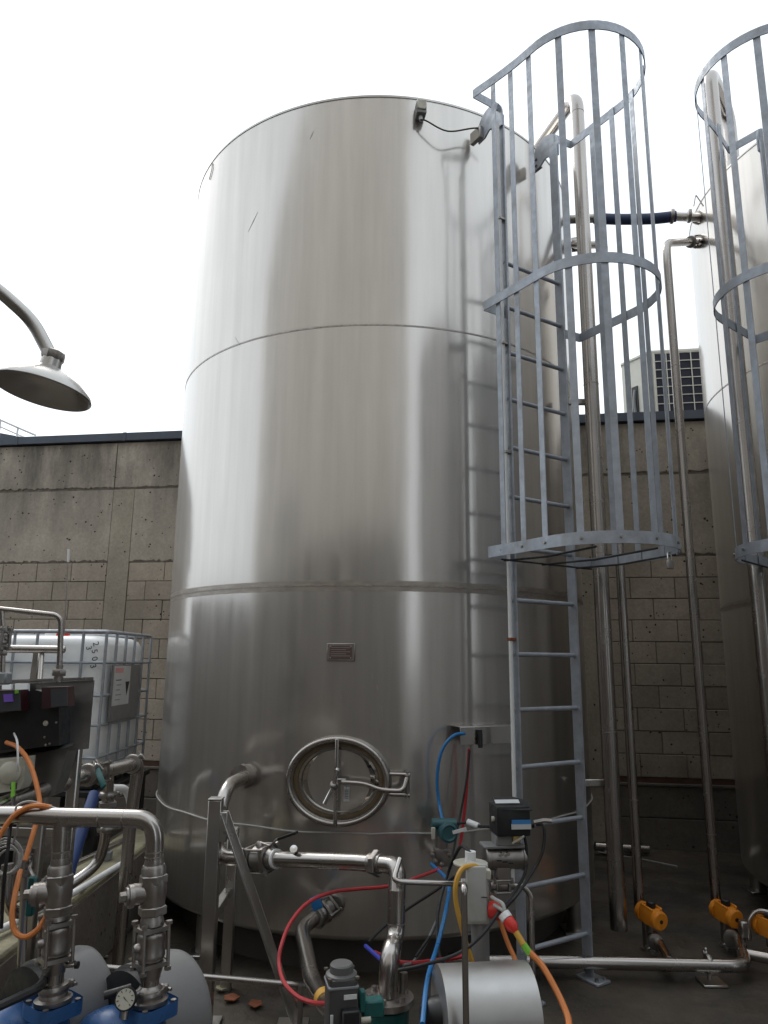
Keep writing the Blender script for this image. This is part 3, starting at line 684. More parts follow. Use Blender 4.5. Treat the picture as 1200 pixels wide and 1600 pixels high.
MB().lathe((3.75, -.9, 0), (0,0,1), [(0, 1.2), (.16, 1.2)], 48).build('plinth', PLINTH, nb)

nb2 = thing('neighbour_tank', 'second tall tank, unseen, added to dull the sky mirrored behind the ladder', 'tank', (6.5, 1.2, 0))  # added out of view to block bright sky in the tank's right side
MB().lathe((6.5, 1.2, .15), (0,0,1), [(0, 1.45), (.03, 1.5), (5.6, 1.5), (5.75, 1.42), (5.9, 1.1), (6.0, .5), (6.02, 0)], 96).build('shell', GREYP, nb2)
MB().lathe((6.5, 1.2, 0), (0,0,1), [(0, 1.2), (.16, 1.2)], 48).build('plinth', PLINTH, nb2)
yw = thing('added_side_wall', 'unseen side wall added at left to darken the tank reflection', 'wall', (-7.2, 2, 0))  # added out of view to cut the sky mirrored low on the tank
MB().box((-7.2, 1.5, 1.2), (.25, 11.4, 2.4), None, .01).build('panel', PLINTH, yw); MB().box((-7.2, 1.5, 2.43), (.33, 11.4, .06), None, .01).build('capping', COPE, yw)
# ------------------------------------------------------------------ air conditioner on the roof edge
acA = at(988, 640, 7.15); acx = -WN  # faces the yard side
ax_f = V((.80, -.6, 0)).normalized(); ax_s = V((-.6, -.80, 0)).normalized()       # along the grille side, along the narrow side
c0 = at(1022, 650, 7.05); c0.z = 4.055
ac = thing('air_conditioner', 'cream air conditioning unit with dark grille above the wall', 'air conditioner', c0)
# grille face runs right from the visible corner; narrow end face runs left and back
gx = V((.98, -.15, 0)).normalized(); ex = V((-.62, .78, 0)).normalized(); Z = V((0,0,1))
gy = V((-gx.y, gx.x, 0))
H = .69; W_ = .82; D_ = .36
ex = (V((-.18, 0, 0))+gy*.36).normalized()
def aq(i, j, k): return c0+gx*i+gy*j+Z*k
body = MB()
body.prism([aq(0, 0, .03), aq(W_, 0, .03), aq(W_, D_, .03), aq(-.20, D_, .03), aq(-.235, D_-.05, .03)], Z*H); body.build('casing', ACW, ac)
MB().prism([aq(-.01, -.012, .03+H), aq(W_+.01, -.012, .03+H), aq(W_+.01, D_, .03+H), aq(-.23, D_, .03+H), aq(-.245, D_-.06, .03+H)], Z*.022).build('lid', ACW, ac)
MB().box(aq(.035+.36, -.004, .03+H/2), (.72, .012, H-.04), (gx, gy, Z)).build('coil', ACD, ac)
for k in range(8): MB().box(aq(.395, -.016, .06+k*.0925), (.74, .008, .008), (gx, gy, Z)).build('grille_wire', ACW, ac)
for k in range(7): MB().box(aq(.03+k*.122, -.022, .03+H/2), (.02 if k % 2 == 0 else .009, .008, H-.02), (gx, gy, Z)).build('grille_bar', ACW, ac)
dd = (aq(-.235, D_-.05, 0)-aq(0, 0, 0)).normalized(); dn = V((dd.y, -dd.x, 0)); dn = dn if dn.y < 0 else -dn
MB().box(aq(0, 0, .25)+dd*.22+dn*.002, (.075, .02, .34), (dd, dn, Z)).build('pipe_recess', BLACK, ac)
MB().tube(spl([aq(0, 0, .38)+dd*.215+dn*.01, aq(0, 0, .25)+dd*.225+dn*.02, aq(0, 0, .06)+dd*.215+dn*.012]), .016, 8).build('insulated_line', GREYC, ac)
for k in (.08, .26): MB().box(aq(-.02+k, .15, .015), (.06, .34, .03), (gx, gy, Z), .004).build('foot', BLACK, ac)

# ------------------------------------------------------------------ far roof and railing at the left edge
rr = thing('roof_railing', 'thin white railing on the far roof at the left edge', 'railing', at(15, 676, 13))
ra = [at(-60, 640, 13), at(1, 656, 13), at(28, 668, 13), at(56, 680, 13)]
MB().tube(ra, .02, 6).build('top_rail', WHT, rr)
MB().tube([p_-V((0,0,.13)) for p_ in ra], .014, 6).build('mid_rail', WHT, rr)
for p_ in ra[:3]: MB().tube([p_, p_-V((0,0,.5))], .02, 6).build('post', WHT, rr)
fr_ = MB().prism([at(-90, 660, 13.3), at(36, 683, 13.3), at(36, 720, 13.3), at(-90, 720, 13.3)], (0, 5, 0)).build('far_roof', COPE); tag(fr_, 'sloping blue grey roof edge far behind the wall at left', 'roof')

# ------------------------------------------------------------------ emergency shower
shw = thing('safety_shower', 'stainless emergency shower head on a bent arm at upper left', 'shower', (-1.55, 1.62, 0))
hc = at(70, 598, 1.77)
tiltv = (V((.16, .05, 1))).normalized()
o_ = hc - tiltv*.0
bell = [(0, 0), (0, .004)]
MB().lathe(hc-tiltv*.022, tiltv, [(.05, .0), (.046, .04), (.03, .08), (.004, .112), (-.006, .1205), (-.003, .1225), (.006, .119), (.03, .092), (.05, .055), (.062, .031), (.066, .027), (.09, .0255)], 48).build('shower_bell', POL if False else SHEET, shw)
top = hc+tiltv*.068
MB().lathe(top-tiltv*.004, tiltv, [(0, .027), (.006, .03), (.022, .03), (.026, .022)], 8).build('hex_socket', CAST, shw)
el = at(66, 530, 1.77)
pipe('arm', [top, top.lerp(el, .6), at(50, 500, 1.76), at(0, 455, 1.72), at(-120, 372, 1.66), V((-1.55, 1.6, 2.85)), V((-1.55, 1.6, .0))], .0175, shw, [.05, .05, .03, .2, .15], SHEET)
MB().lathe((-1.55, 1.6, 0), (0,0,1), [(0, .09), (.014, .09), (.016, .03), (.05, .022)], 20).build('floor_flange', SHEET, shw)

# ------------------------------------------------------------------ intermediate bulk container on its stand
ZI0, ZI1 = .84, 1.785
cor = at(167, 993, 5.2); ib0 = V((cor.x, cor.y, 0))
th = rad(-4); ix = V((-math.cos(th), -math.sin(th), 0)); iy = V((math.sin(th)*-1, math.cos(th), 0))   # leftwards, and away
ix = V((-.995, .10, 0)).normalized(); iy = V((-.05, .999, 0)).normalized()
bm_ = at(222, 993, 5.95); iy = V((bm_.x-cor.x, bm_.y-cor.y, 0)).normalized()
IL, IW = 1.2, .98
def iq(a, b, z): return ib0+ix*a+iy*b+V((0,0,z))
ibc = thing('bulk_container', 'white plastic bulk container in a grey wire cage', 'container', iq(.6, .5, .72))
# bottle: rounded box from super-ellipse rings
def rounded(a0, a1, b0, b1, r, z, n=5):
    out = []
    for (ca, cb, g0) in ((a1-r, b1-r, 0), (a0+r, b1-r, 90), (a0+r, b0+r, 180), (a1-r, b0+r, 270)):
        for k in range(n+1):
            g = rad(g0+90*k/n); out.append(iq(ca+r*math.cos(g), cb+r*math.sin(g), z))
    return out
prof = [(.02, ZI0+.012), (.0, ZI0+.05), (-.004, ZI0+.25), (.0, ZI0+.5), (-.004, ZI0+.75), (.003, ZI1-.10), (.025, ZI1-.055), (.07, ZI1-.03), (.15, ZI1-.022)]
bt = loft([rounded(.03+i_, IL-.03-i_, .03+i_, IW-.03-i_, .11, z) for i_, z in prof], capend=True).build('bottle', IBCP, ibc)
MB().lathe(iq(.6, .49, ZI1-.025), (0,0,1), [(0, .09), (.03, .09), (.035, .08), (.036, 0)], 24).build('screw_cap', WHT, bt)
MB().box(iq(.40, .16, ZI1-.02), (.09, .05, .05), None, .01).build('red_clip', REDP, ibc)
# cage
def crect(z, rr_, mat=GALV, nm='cage_ring'):
    MB().tube(fil([iq(.0, .04, z), iq(0, IW, z), iq(IL, IW, z), iq(IL, 0, z), iq(0.0, 0, z), iq(0, .045, z)], .04, 3), rr_, 8).build(nm, mat, ibc)
crect(ZI1, .0135)
for z in (ZI1-.215, ZI1-.44, ZI1-.64, ZI0+.09): crect(z, .0105)
nb_ = 7
for k in range(nb_+1): MB().tube([iq(IL*k/nb_ , -.002, ZI0-.02), iq(IL*k/nb_, -.002, ZI1)], .0115, 6).build('cage_upright', GALV, ibc)
for k in range(1, 6): MB().tube([iq(-.002, IW*k/5, ZI0-.02), iq(-.002, IW*k/5, ZI1)], .0115, 6).build('cage_upright', GALV, ibc)
# label plate on the side face
pp = iq(-.013, .42, ZI1-.43)
lx = iy; lp = MB().box(pp, (.58, .012, .40), (lx, ix, Z), .002).build('label_plate', GREYP, ibc)
def ltx(a, b, d): return pp-ix*(.006+d)+lx*a+Z*b
MB().box(ltx(-.10, .05, .001), (.34, .002, .28), (lx, ix, Z)).build('paper_label', LGREY, lp)
MB().box(ltx(-.17, .16, .0025), (.16, .002, .035), (lx, ix, Z)).build('red_heading', PINK, lp)
for k in range(5): MB().box(ltx(-.17+(.012 if k % 2 else 0), .09-.035*k, .0025), (.11-.02*(k % 3), .002, .006), (lx, ix, Z)).build('print_line', INK if k == 0 else GREYC, lp)
MB().add([ltx(-.03, .075, .003), ltx(.06, .075, .003), ltx(.012, -.03, .003)], [(0,1,2)]).build('warning_triangle', INK, lp, flat=True)
def text_mesh(body, size, p, x, u, mat, parent, name='lettering', ext=.0006):
    cu = bpy.data.curves.new('lettering', 'FONT'); cu.body = body; cu.size = size; cu.extrude = ext; cu.align_x = 'CENTER'; cu.align_y = 'CENTER'; cu.resolution_u = 3
    ob = bpy.data.objects.new('tmp_text', cu); COL.objects.link(ob)
    dg = bpy.context.evaluated_depsgraph_get(); me = bpy.data.meshes.new_from_object(ob.evaluated_get(dg)); bpy.data.objects.remove(ob)
    n_ = V(x).cross(V(u)); m = MB(); m.add([V(p)+V(x)*v.co.x+V(u)*v.co.y+n_*v.co.z for v in me.vertices], [tuple(f.vertices) for f in me.polygons])
    return m.build(name, mat, parent, flat=True)
text_mesh('UN 2531', .034, ltx(-.13, .125, .003), lx, Z, INK, lp) if False else None
fx = -ix; fo = ix.cross(Z); fo = fo if fo.y < 0 else -fo
# hand-written figures on the bottle, running downwards
for k, ch in enumerate('2503'): text_mesh(ch, .062, iq(.085+.006*(k % 2), .022, ZI1-.085-.052*k)+fo*.001, (fx*.25-Z).normalized(), (fx+Z*.25).normalized(), INK, ibc)
text_mesh('3', .06, iq(.135, .022, ZI1-.115)+fo*.001, (fx*.25-Z).normalized(), (fx+Z*.25).normalized(), INK, ibc)
# pallet
for b in (0.02, .33, .65): pass
pal = MB().box(iq(IL/2, IW/2, ZI0-.035), (IL+.02, IW+.03, .03), (ix, iy, Z), .006).build('pallet_deck', GALV, ibc)
for a in (.06, .6, 1.14):
    for b in (.06, .49, .92): MB().box(iq(a, b, ZI0-.085), (.11, .11, .07), (ix, iy, Z), .008).build('pallet_foot', BLACK, ibc)
std = thing('container_stand', 'dark steel stand under the white bulk container', 'stand', iq(.6, .5, 0))
MB().box(iq(IL/2, IW/2, ZI0-.14), (IL+.12, IW+.1, .04), (ix, iy, Z), .006).build('deck', BLACK, std)
for a in (.0, .6, 1.2):
    for b in (.03, .95): MB().box(iq(a, b, (ZI0-.16)/2), (.08, .08, ZI0-.16), (ix, iy, Z), .006).build('leg', BLACK, std)
MB().box(iq(.6, -.03, .45), (1.2, .04, .06), (ix, iy, Z), .004).build('cross_rail', SHEET, std); MB().box(iq(-.05, .5, .40), (.04, .9, .06), (ix, iy, Z), .004).build('cross_rail', SHEET, std)

# ------------------------------------------------------------------ low bund wall at left
bu = thing('bund_wall', 'low yellowed concrete bund wall running back at left', 'wall', (-1.62, 4, 0))
MB().box((-1.63, 3.9, .22), (.26, 3.3, .44), None, .012).build('upstand', BUND, bu)
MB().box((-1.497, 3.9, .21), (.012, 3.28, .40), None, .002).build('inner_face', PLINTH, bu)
wc = thing('bund_conduit', 'white pipe clipped along the top edge of the bund wall', 'pipe', (-1.5, 3.9, .44))
pipe('tube', [atz(-40, 1472, .47), atz(100, 1404, .47), atz(203, 1342, .47)], .016, wc, .05, WHT)
for t_ in (.25, .6, .9): c = atz(-40, 1472, .47).lerp(atz(203, 1342, .47), t_); MB().box(c-V((.0, 0, .016)), (.06, .03, .012), None, .002).build('clip', CAST, wc)
bp_ = thing('bund_pipe', 'thin grey steel pipe lying along the bund wall', 'pipe', (-1.6, 4, .44))
pipe('tube', [atz(20, 1405, .5), atz(105, 1356, .5), atz(196, 1312, .5)], .017, bp_)
for t_ in (.2, .8): c = atz(20, 1405, .5).lerp(atz(196, 1312, .5), t_); MB().box(c-V((0, 0, .036)), (.05, .05, .05), None, .004).build('block', GREYC, bp_)

# ------------------------------------------------------------------ pumps at lower left
def pump(E, tap, label):
    # E: far end of the motor cover axis; tap: top of the discharge flange
    E, tap = V(E), V(tap); a = V((.61, .79, 0)).normalized(); x = a.cross(Z); u = Z; R = .176
    Pm = thing('pump', label, 'pump', (E.x, E.y, 0), 'blue pumps with grey motor covers')
    def p(t_): return E-a*t_
    MB().lathe(p(.20), a, [(0, R-.004), (0, R), (.165, R), (.185, R-.006), (.196, R-.02), (.2, R-.04), (.2, 0)], 56).build('motor_cover', GREYP, Pm)
    MB().lathe(p(.235), a, [(0, .13), (.006, R-.01), (.03, R-.01), (.034, .15)], 48).build('black_ring', BLACK, Pm)
    MB().lathe(p(.38)-Z*.035, a, [(0, .04), (.012, .06), (.03, .095), (.06, .112), (.11, .115), (.14, .11), (.15, .10)], 44).build('volute', BLUEP, Pm)
    MB().lathe(p(.45)-Z*.035, a, [(0, .07), (.018, .07), (.02, .045), (.09, .045)], 24).build('suction_flange', BLUEP, Pm)
    nk = MB(); c = V((tap.x, tap.y, tap.z-.1)); nk.lathe(c-Z*.06, Z, [(0, .075), (.05, .066), (.10, .052), (.15, .05)], 28)
    nk.tube([c-Z*.03, p(.30)-Z*.06], [.07, .085], 20); nk.build('discharge_neck', BLUEP, Pm)
    fl = MB().box(tap-Z*.012, (.135, .135, .02), (x, a, u), .03, 3).build('discharge_flange', BLUEP, Pm)
    for i in (-1, 1):
        for j in (-1, 1): bolt(tap-Z*.002+x*i*.05+a*j*.05, u, .009, .01, CAST, fl)
    MB().box((p(.2).x, p(.2).y, E.z-R-.02), (.26, .5, .03), (x, a, u), .004).build('base_plate', PLINTH, Pm)
    MB().box((p(.2).x, p(.2).y, (E.z-R-.036)/2), (.3, .54, E.z-R-.037), (x, a, u), .01).build('concrete_base', PLINTH, Pm)
    return Pm
def end_at(px, py): 
    q_ = at(px, py, 2.75); return V((q_.x, 2.75, q_.z-.176))
ta = at(83, 1566, 2.44); tb = at(233, 1570, 2.44); tb.z = ta.z
pump(end_at(149, 1474), ta, 'blue pump with grey motor cover at the bottom left corner')
pump(end_at(291, 1480), tb, 'blue pump with grey motor cover beside the pressure gauge')

# discharge manifold with check and ball valves
mf = thing('discharge_manifold', 'stainless manifold joining both blue pumps with two check valves', 'pipe', (ta.x, ta.y, ta.z))
RP = .0275
YM = 2.46
zt = at(150, 1279, YM).z
def riser(tpt, pxm, elbow):
    x0, y0, z0 = tpt
    top_ = V((at(pxm, 1280, YM).x, YM, zt))
    def k(py): 
        # height on the riser that matches a pixel row
        z = at(pxm, py, YM).z; t_ = (z-z0)/(zt-z0); return V((x0+(top_.x-x0)*t_, y0+(top_.y-y0)*t_, z))
    ax = (top_-V(tpt)).normalized()
    MB().lathe(V(tpt)-ax*.0, ax, [(0, .055), (.012, .055), (.016, .042), (.04, .038), (.05, RP), (.09, RP)], 24).build('bottom_fitting', CAST, mf)
    clamp(k(1540 if not elbow else 1548), ax, RP, mf)
    MB().cyl(k(1560), k(1500), RP, 20).build('stub', PIPE, mf)
    ball_valve(k(1466 if not elbow else 1474), ax, RP, V((-.6, -.5, 0)), mf, L=.135, lever=None)
    MB().cyl(k(1450), k(1425), RP*1.02, 20).build('nipple', CAST, mf)
    # swing check valve body
    cb = MB().lathe(k(1424), ax, [(0, RP*1.2), (.008, RP*1.35), (.03, RP*1.36), (.055, RP*1.48), (.085, RP*1.48), (.108, RP*1.36), (.128, RP*1.36), (.137, RP*1.2)], 24)
    sd_ = V((-.86, -.5, 0)).normalized() if elbow else V((-.96, -.25, 0)).normalized()
    cc = k(1394)+ax*.0
    cb.cyl(cc, cc+(sd_*.062+V((0,0,.005))), RP*1.1, 20)
    c_ = cb.build('check_valve', CAST, mf)
    MB().lathe(cc+sd_*.06, sd_, [(0, RP*1.22), (.014, RP*1.22), (.016, RP*.95), (.022, RP*.95)], 24).build('bonnet', CAST, c_)
    MB().lathe(cc+sd_*.082, sd_, [(0, .016), (.018, .015)], 6).build('plug', CAST, c_)
    hexn(k(1372), ax, RP*1.62, .026, c_); hexn(k(1420), ax, RP*1.62, .026, c_)
    MB().lathe(k(1366), ax, [(0, RP*1.12), (.018, RP*1.14), (.02, RP*1.05), (.03, RP*1.1), (.05, RP)], 20).build('threaded_nipple', CAST, mf)
    for r_ in (1352, 1330):
        m = MB(); wring(m, k(r_), ax, RP); m.build('weld_bead', WELD, mf)
    return top_, k, ax
t1, k1, ax1 = riser(ta, 98, False)
t2, k2, ax2 = riser(tb, 243, True)
lft = V((at(18, 1274, YM+.0).x, YM, at(18, 1274, YM).z))
pipe('header', [lft+V((-.25, .1, -.02)), lft+V((.05, 0, .002)), t1+V((0, 0, .004)), t2, k2(1350)], RP*1.02, mf, [.05, .02, .085])
pipe('branch', [t1, k1(1350)], RP, mf)
MB().tube(fil([t1+V((.085, 0, .0)), t1+V((.0, 0, -.0)), t1+V((0, 0, -.09))], .08), RP*.98, 16).build('tee_sweep', PIPE, mf)
welds([(t1+V((.12, 0, 0)), (1,0,0)), (t2-V((.1, 0, 0)), (1,0,0)), (k2(1338), ax2)], RP*1.02, mf)
# bleed nipple and gauge
pn_ = k1(1505); MB().tube([pn_, pn_+V((.07, -.01, .005))], .008, 10).build('bleed_nipple', PIPE, mf); MB().cyl(pn_+V((.066, -.01, .005)), pn_+V((.075, -.011, .006)), .0105, 10).build('nipple_cap', BLACK, mf)
ga = thing('pressure_gauge', 'small round pressure gauge beside the second pump riser', 'gauge', at(196, 1564, 2.36))
gc = at(196, 1561, 2.36); gd = (V((.12, -.9, .35))).normalized()
MB().lathe(gc-gd*.03, gd, [(0, .02), (.004, .030), (.03, .031), (.034, .029), (.034, .026)], 28).build('case', BLACK, ga)
dl = MB().lathe(gc+gd*.0047, gd, [(0, .0265), (.0005, .0265)], 28).build('dial', CREAM, ga)
gx_, gu_, _ = frame(gd)
MB().add([gc+gd*.0068+gx_*.014+gu_*-.012, gc+gd*.0068-gx_*.006+gu_*.008, gc+gd*.0068-gx_*.004+gu_*.002], [(0,1,2)]).build('needle', INK, dl, flat=True)
for k in range(9):
    g_ = rad(-45+k*33.75); c_ = gc+gd*.006+(gx_*math.cos(g_)+gu_*math.sin(g_))*.021
    MB().box(c_, (.002, .006, .001), (gu_*math.cos(g_)-gx_*math.sin(g_), gx_*math.cos(g_)+gu_*math.sin(g_), gd)).build('graduation', INK, dl)
MB().tube(fil([gc-gd*.02, gc-gd*.05+V((.02, 0, .01)), k2(1535)], .03), .0085, 10).build('stem', CAST, ga)
MB().tube([gc-gd*.02, gc-gd*.022-gu_*.05], .011, 10).build('siphon', CAST, ga)
MB().tube([k2(1535)+V((-.05, -.02, .0)), k2(1535)+V((-.12, -.05, -.01))], .012, 10).build('bleed_tap', BLACK, ga)
# ------------------------------------------------------------------ sloping line behind the manifold
sl = thing('sloping_pipe', 'thick stainless pipe sloping up past the container with green handled valve', 'pipe', at(205, 1440, 4.35))
pA, pB, pC = at(-40, 1274, 2.66), at(130, 1213, 3.25), at(217, 1192, 3.9)
pD = V((pC.x-.03, pC.y, .02))
pipe('pipe', [pA, pB, pC, V((pC.x-.02, pC.y, pC.z-.25)), pD], .031, sl, [.2, .06, .1])
dv = (pC-pB).normalized()
ball_valve(at(150, 1208, 3.38), dv, .027, V((-.1, -.6, 1)), sl, L=.11, lever=[at(150, 1196, 3.3), at(161, 1226, 3.22)], levmat=GREEN)
clamp(at(137, 1211, 3.29), dv, .031, sl); clamp(at(207, 1194, 3.81), dv, .031, sl)
MB().lathe(pD-V((0,0,.02)), (0,0,1), [(0, .08), (.012, .08), (.014, .034)], 20).build('floor_flange', SHEET, sl)
lo = thing('looped_pipe', 'stainless pipe dropping from the sloping line and curving along the bund', 'pipe', at(110, 1380, 3.6))
lp_ = [at(170, 1204, 3.52), at(168, 1262, 3.56), at(163, 1316, 3.6), at(148, 1352, 3.6), at(105, 1385, 3.5), at(40, 1425, 3.3), at(12, 1410, 3.2), at(12, 1350, 3.2)]
MB().tube(spl(lp_, 8), .024, 14).build('pipe', PIPE, lo)
clamp(at(165.5, 1295, 3.585), V((0,0,1)), .024, lo); clamp(at(169, 1242, 3.545), V((0,0,1)), .024, lo); union(at(168, 1258, 3.557), V((0,0,1)), .024, lo)
wp_ = thing('white_drain', 'short white plastic pipe elbow beside the steel post', 'pipe', at(190, 1240, 4.5))
pipe('tube', [at(175, 1232, 4.3), at(196, 1232, 4.45), at(204, 1250, 4.5), at(203, 1285, 4.5)], .022, wp_, .08, WHT); MB().lathe(at(203, 1285, 4.5), (0,0,-1), [(0, .03), (.03, .03), (.04, .022), (.3, .02)], 16).build('coupling', CAST, wp_)
bh_ = thing('blue_suction_hose', 'blue hose leaning behind the manifold', 'hose', at(125, 1330, 4.2))
MB().tube(spl([at(148, 1240, 4.3), at(136, 1275, 4.2), at(121, 1320, 4.1), at(108, 1362, 4.0), at(95, 1420, 3.9)]), .032, 14).build('hose', SUCT, bh_)

# ------------------------------------------------------------------ instrument rack at the left edge
rk = thing('instrument_panel', 'dark sheet metal panel with two displays at the left edge', 'control panel', at(70, 1270, 3.0))
Yc = 3.05
A_, B_, C_, D__ = at(-60, 1074, Yc), at(146, 1063, Yc), at(137, 1170, Yc-.02), at(-60, 1190, Yc-.02)
dkm = mk('dark_sheet', (.30, .295, .29), 1, .42, .1, 5, .1, dirt=(.16, .15, .14), dscale=3, dthr=(.5, .75))
MB().prism([A_, B_, C_, D__], (0, .012, 0)).build('back_sheet', dkm, rk)
MB().prism([at(-60, 1068, Yc-.03), at(146, 1061, Yc-.03), at(146, 1064, Yc+.10), at(-60, 1072, Yc+.10)], (0, 0, .008)).build('top_flange', SHEET, rk)
MB().prism([at(30, 1178, Yc-.03), at(108, 1165, Yc-.03), at(84, 1243, Yc-.05), at(20, 1262, Yc-.05)], (0, .1, 0)).build('lower_hopper', dkm, rk)
MB().prism([at(-40, 1186, Yc-.12), at(108, 1163, Yc-.06), at(106, 1168, Yc-.10), at(-40, 1196, Yc-.16)], (0, .05, .004)).build('bottom_lip', dkm, rk)
bxm = MB().prism([at(-60, 1096, Yc-.14), at(55, 1078, Yc-.14), at(92, 1088, Yc-.12), at(92, 1165, Yc-.12), at(-60, 1178, Yc-.14)], (0, .12, 0)).build('black_housing', BLACK, rk)
for (x0, x1, y0, y1, scr) in ((-2, 31, 1080, 1112, True), (79, 104, 1075, 1105, False)):
    hgt = at(x0, y0, Yc-.2); 
    m = MB().prism([at(x0-14, y0-1, Yc-.17), at(x1, y0-2, Yc-.2), at(x1+1, y1-1, Yc-.21), at(x0-14, y1+3, Yc-.18)], (0, .07, 0)).build('display_unit', MAROON, rk)
    MB().prism([at(x0, y0+2, Yc-.206), at(x1, y0, Yc-.206), at(x1+1, y1-2, Yc-.212), at(x0+1, y1, Yc-.212)], (0, .006, 0)).build('display_window', GLASSY, m)
    if scr:
        MB().prism([at(5, 1085, Yc-.214), at(19, 1084, Yc-.214), at(20, 1096, Yc-.216), at(6, 1097, Yc-.216)], (0, .006, 0)).build('screen', LCD, m)
        MB().prism([at(23, 1078, Yc-.214), at(28, 1078, Yc-.214), at(28, 1083, Yc-.214), at(23, 1084, Yc-.214)], (0, .006, 0)).build('sticker', LIMEC, m)
for (x0, y0, x1, y1) in ((3, 1069, 17, 1077), (23, 1068, 43, 1080)):
    MB().prism([at(x0, y0, Yc-.05), at(x1, y0, Yc-.05), at(x1, y1, Yc-.06), at(x0, y1, Yc-.06)], (0, .02, 0)).build('white_label', WHT, rk)
MB().lathe(at(72, 1130, Yc-.125), (0, -1, .05), [(0, .011), (.006, .010), (.007, .004), (.004, 0)], 12).build('cream_button', CREAM, rk)
for (x_, y_) in ((88, 1129), (70, 1152), (72, 1164), (78, 1162), (8, 1146), (13, 1139)): MB().lathe(at(x_, y_, Yc-.125), (0, -1, 0), [(0, .005), (.004, .004), (.005, 0)], 8).build('screw', CAST, rk)
for (x_, w_) in ((66, .03), (112, .02)):
    a = at(x_, 1170, Yc+.05); MB().box((a.x, a.y+.05, a.z/2), (.04, .04, a.z), None, .004).build('post', SHEET, rk)
cb_ = thing('junction_box', 'cream junction box with a round dial at the left edge', 'box', at(15, 1235, 2.85))
MB().prism([at(-30, 1190, 2.85), at(40, 1184, 2.85), at(37, 1222, 2.85), at(30, 1234, 2.85), at(-30, 1244, 2.85)], (0, .08, 0)).build('housing', CREAM, cb_)
MB().lathe(at(17, 1207, 2.85), (.1, -1, .1), [(0, .04), (.012, .04), (.02, .03), (.024, .0)], 24).build('dial', CREAM, cb_)
MB().tube([at(22, 1225, 2.82), at(21, 1232, 2.81)], .012, 10).build('gland', BLACK, cb_)

# sampling loop and horizontal pipe above the panel
sm_ = thing('sampling_pipe', 'thin stainless pipe loop standing above the instrument panel', 'pipe', at(92, 1066, 2.85))
pipe('pipe', [at(-60, 946, 2.75), at(2, 952, 2.78), at(96, 962, 2.85), at(92, 1066, 2.85)], .0105, sm_, [.02, .035])
union(at(92, 1052, 2.85), (0,0,1), .009, sm_)
pipe('drop', [at(3, 955, 2.78), at(5, 985, 2.78), at(4, 1062, 2.78)], .009, sm_, .02)
ball_valve(at(5, 998, 2.78), (0,0,1), .012, V((1, -.6, 0)), sm_, L=.07); hexn(at(4, 1020, 2.78), (0,0,1), .018, .02, sm_)
MB().box(at(4, 1060, 2.78), (.05, .05, .045), None, .006).build('bracket_block', GREYC, sm_)
hp = thing('capped_pipe', 'horizontal stainless pipe with closed end in front of the container', 'pipe', at(60, 1016, 3.2))
ca, cb2 = at(-40, 1013, 3.1), at(98, 1015, 3.2)
pipe('pipe', [ca, cb2], .0165, hp); MB().lathe(cb2, cb2-ca, [(0, .0165), (.008, .014), (.012, .008), (.013, 0)], 16).build('end_cap', PIPE, hp)
pipe('post', [at(66, 1017, 3.19), at(62, 1068, 3.12)], .010, hp)
bx_ = at(62, 1045, 3.25); MB().box(bx_+V((-.03, .02, 0)), (.03, .02, .16), None, .003).build('flat_bracket', SHEET, hp)
rod = thing('thin_rod', 'thin upright rod with a pale tip against the block wall', 'rod', at(100, 985, 5.15))
MB().tube([at(107, 862, 5.15), at(104, 925, 5.15), at(100, 992, 5.15)], .005, 6).build('rod', CAST, rod)
MB().tube([at(107.2, 858, 5.15), at(106.5, 878, 5.15)], .0085, 8).build('tip', WHT, rod)

# hoses and cables at the left edge
def cable(name, pts, r, mat, label, cat='cable', n=8): return tag(MB().tube(spl(pts, 8), r, n).build(name, mat), label, cat)
cable('orange_cable', [at(10, 1160, 2.88), at(28, 1168, 2.84), at(45, 1190, 2.8), at(56, 1222, 2.76), at(62, 1258, 2.72), at(55, 1290, 2.66), at(45, 1325, 2.62), at(39, 1345, 2.6)], .0085, HORG, 'orange cable arching down from the black housing')
cable('orange_cable', [at(-20, 1340, 2.4), at(0, 1305, 2.42), at(20, 1276, 2.43), at(42, 1262, 2.435), at(60, 1259, 2.44), at(80, 1262, 2.46)], .0085, HORG, 'orange cable draped over the left end of the manifold')
cable('orange_cable', [at(32, 1360, 2.56), at(24, 1395, 2.5), at(19, 1430, 2.46), at(24, 1456, 2.44), at(40, 1464, 2.43), at(58, 1453, 2.43), at(70, 1436, 2.44), at(78, 1422, 2.46)], .0085, HORG, 'orange cable hanging in a loop below the manifold')
gcl = thing('cable_coil', 'coil of pale grey cable hanging at the left edge', 'cable', at(8, 1340, 2.5))
for k in range(5):
    cc = at(6+random.uniform(-3, 3), 1338+3*k, 2.5); rr2 = .055-.004*k
    MB().tube([cc+V((rr2*math.cos(g*.35), .006*k+random.uniform(0, .004), rr2*.98*math.sin(g*.35))) for g in range(18)], .0035, 6, closed=True).build('turn', COILG, gcl)
MB().tube(spl([at(20, 1318, 2.5), at(28, 1290, 2.46), at(25, 1262, 2.44), at(45, 1252, 2.44), at(70, 1258, 2.45), at(92, 1264, 2.46)], 8), .0035, 6).build('tail', COILG, gcl)
cable('white_cable', [at(22, 1146, 2.88), at(27, 1160, 2.8), at(28, 1190, 2.78), at(27, 1206, 2.8)], .004, WHT, 'short white cable in front of the cream junction box')
cable('black_cable', [at(22, 1245, 2.8), at(17, 1285, 2.5), at(12, 1330, 2.43), at(6, 1380, 2.43), at(2, 1450, 2.46)], .0055, RUBBER, 'black cable falling past the grey cable coil')
tag(MB().tube([at(21, 1222, 2.80), at(20, 1246, 2.79)], .0075, 8).build('green_sleeve', LIMEC), 'bright green sleeve on the black cable at the left edge', 'sleeve')
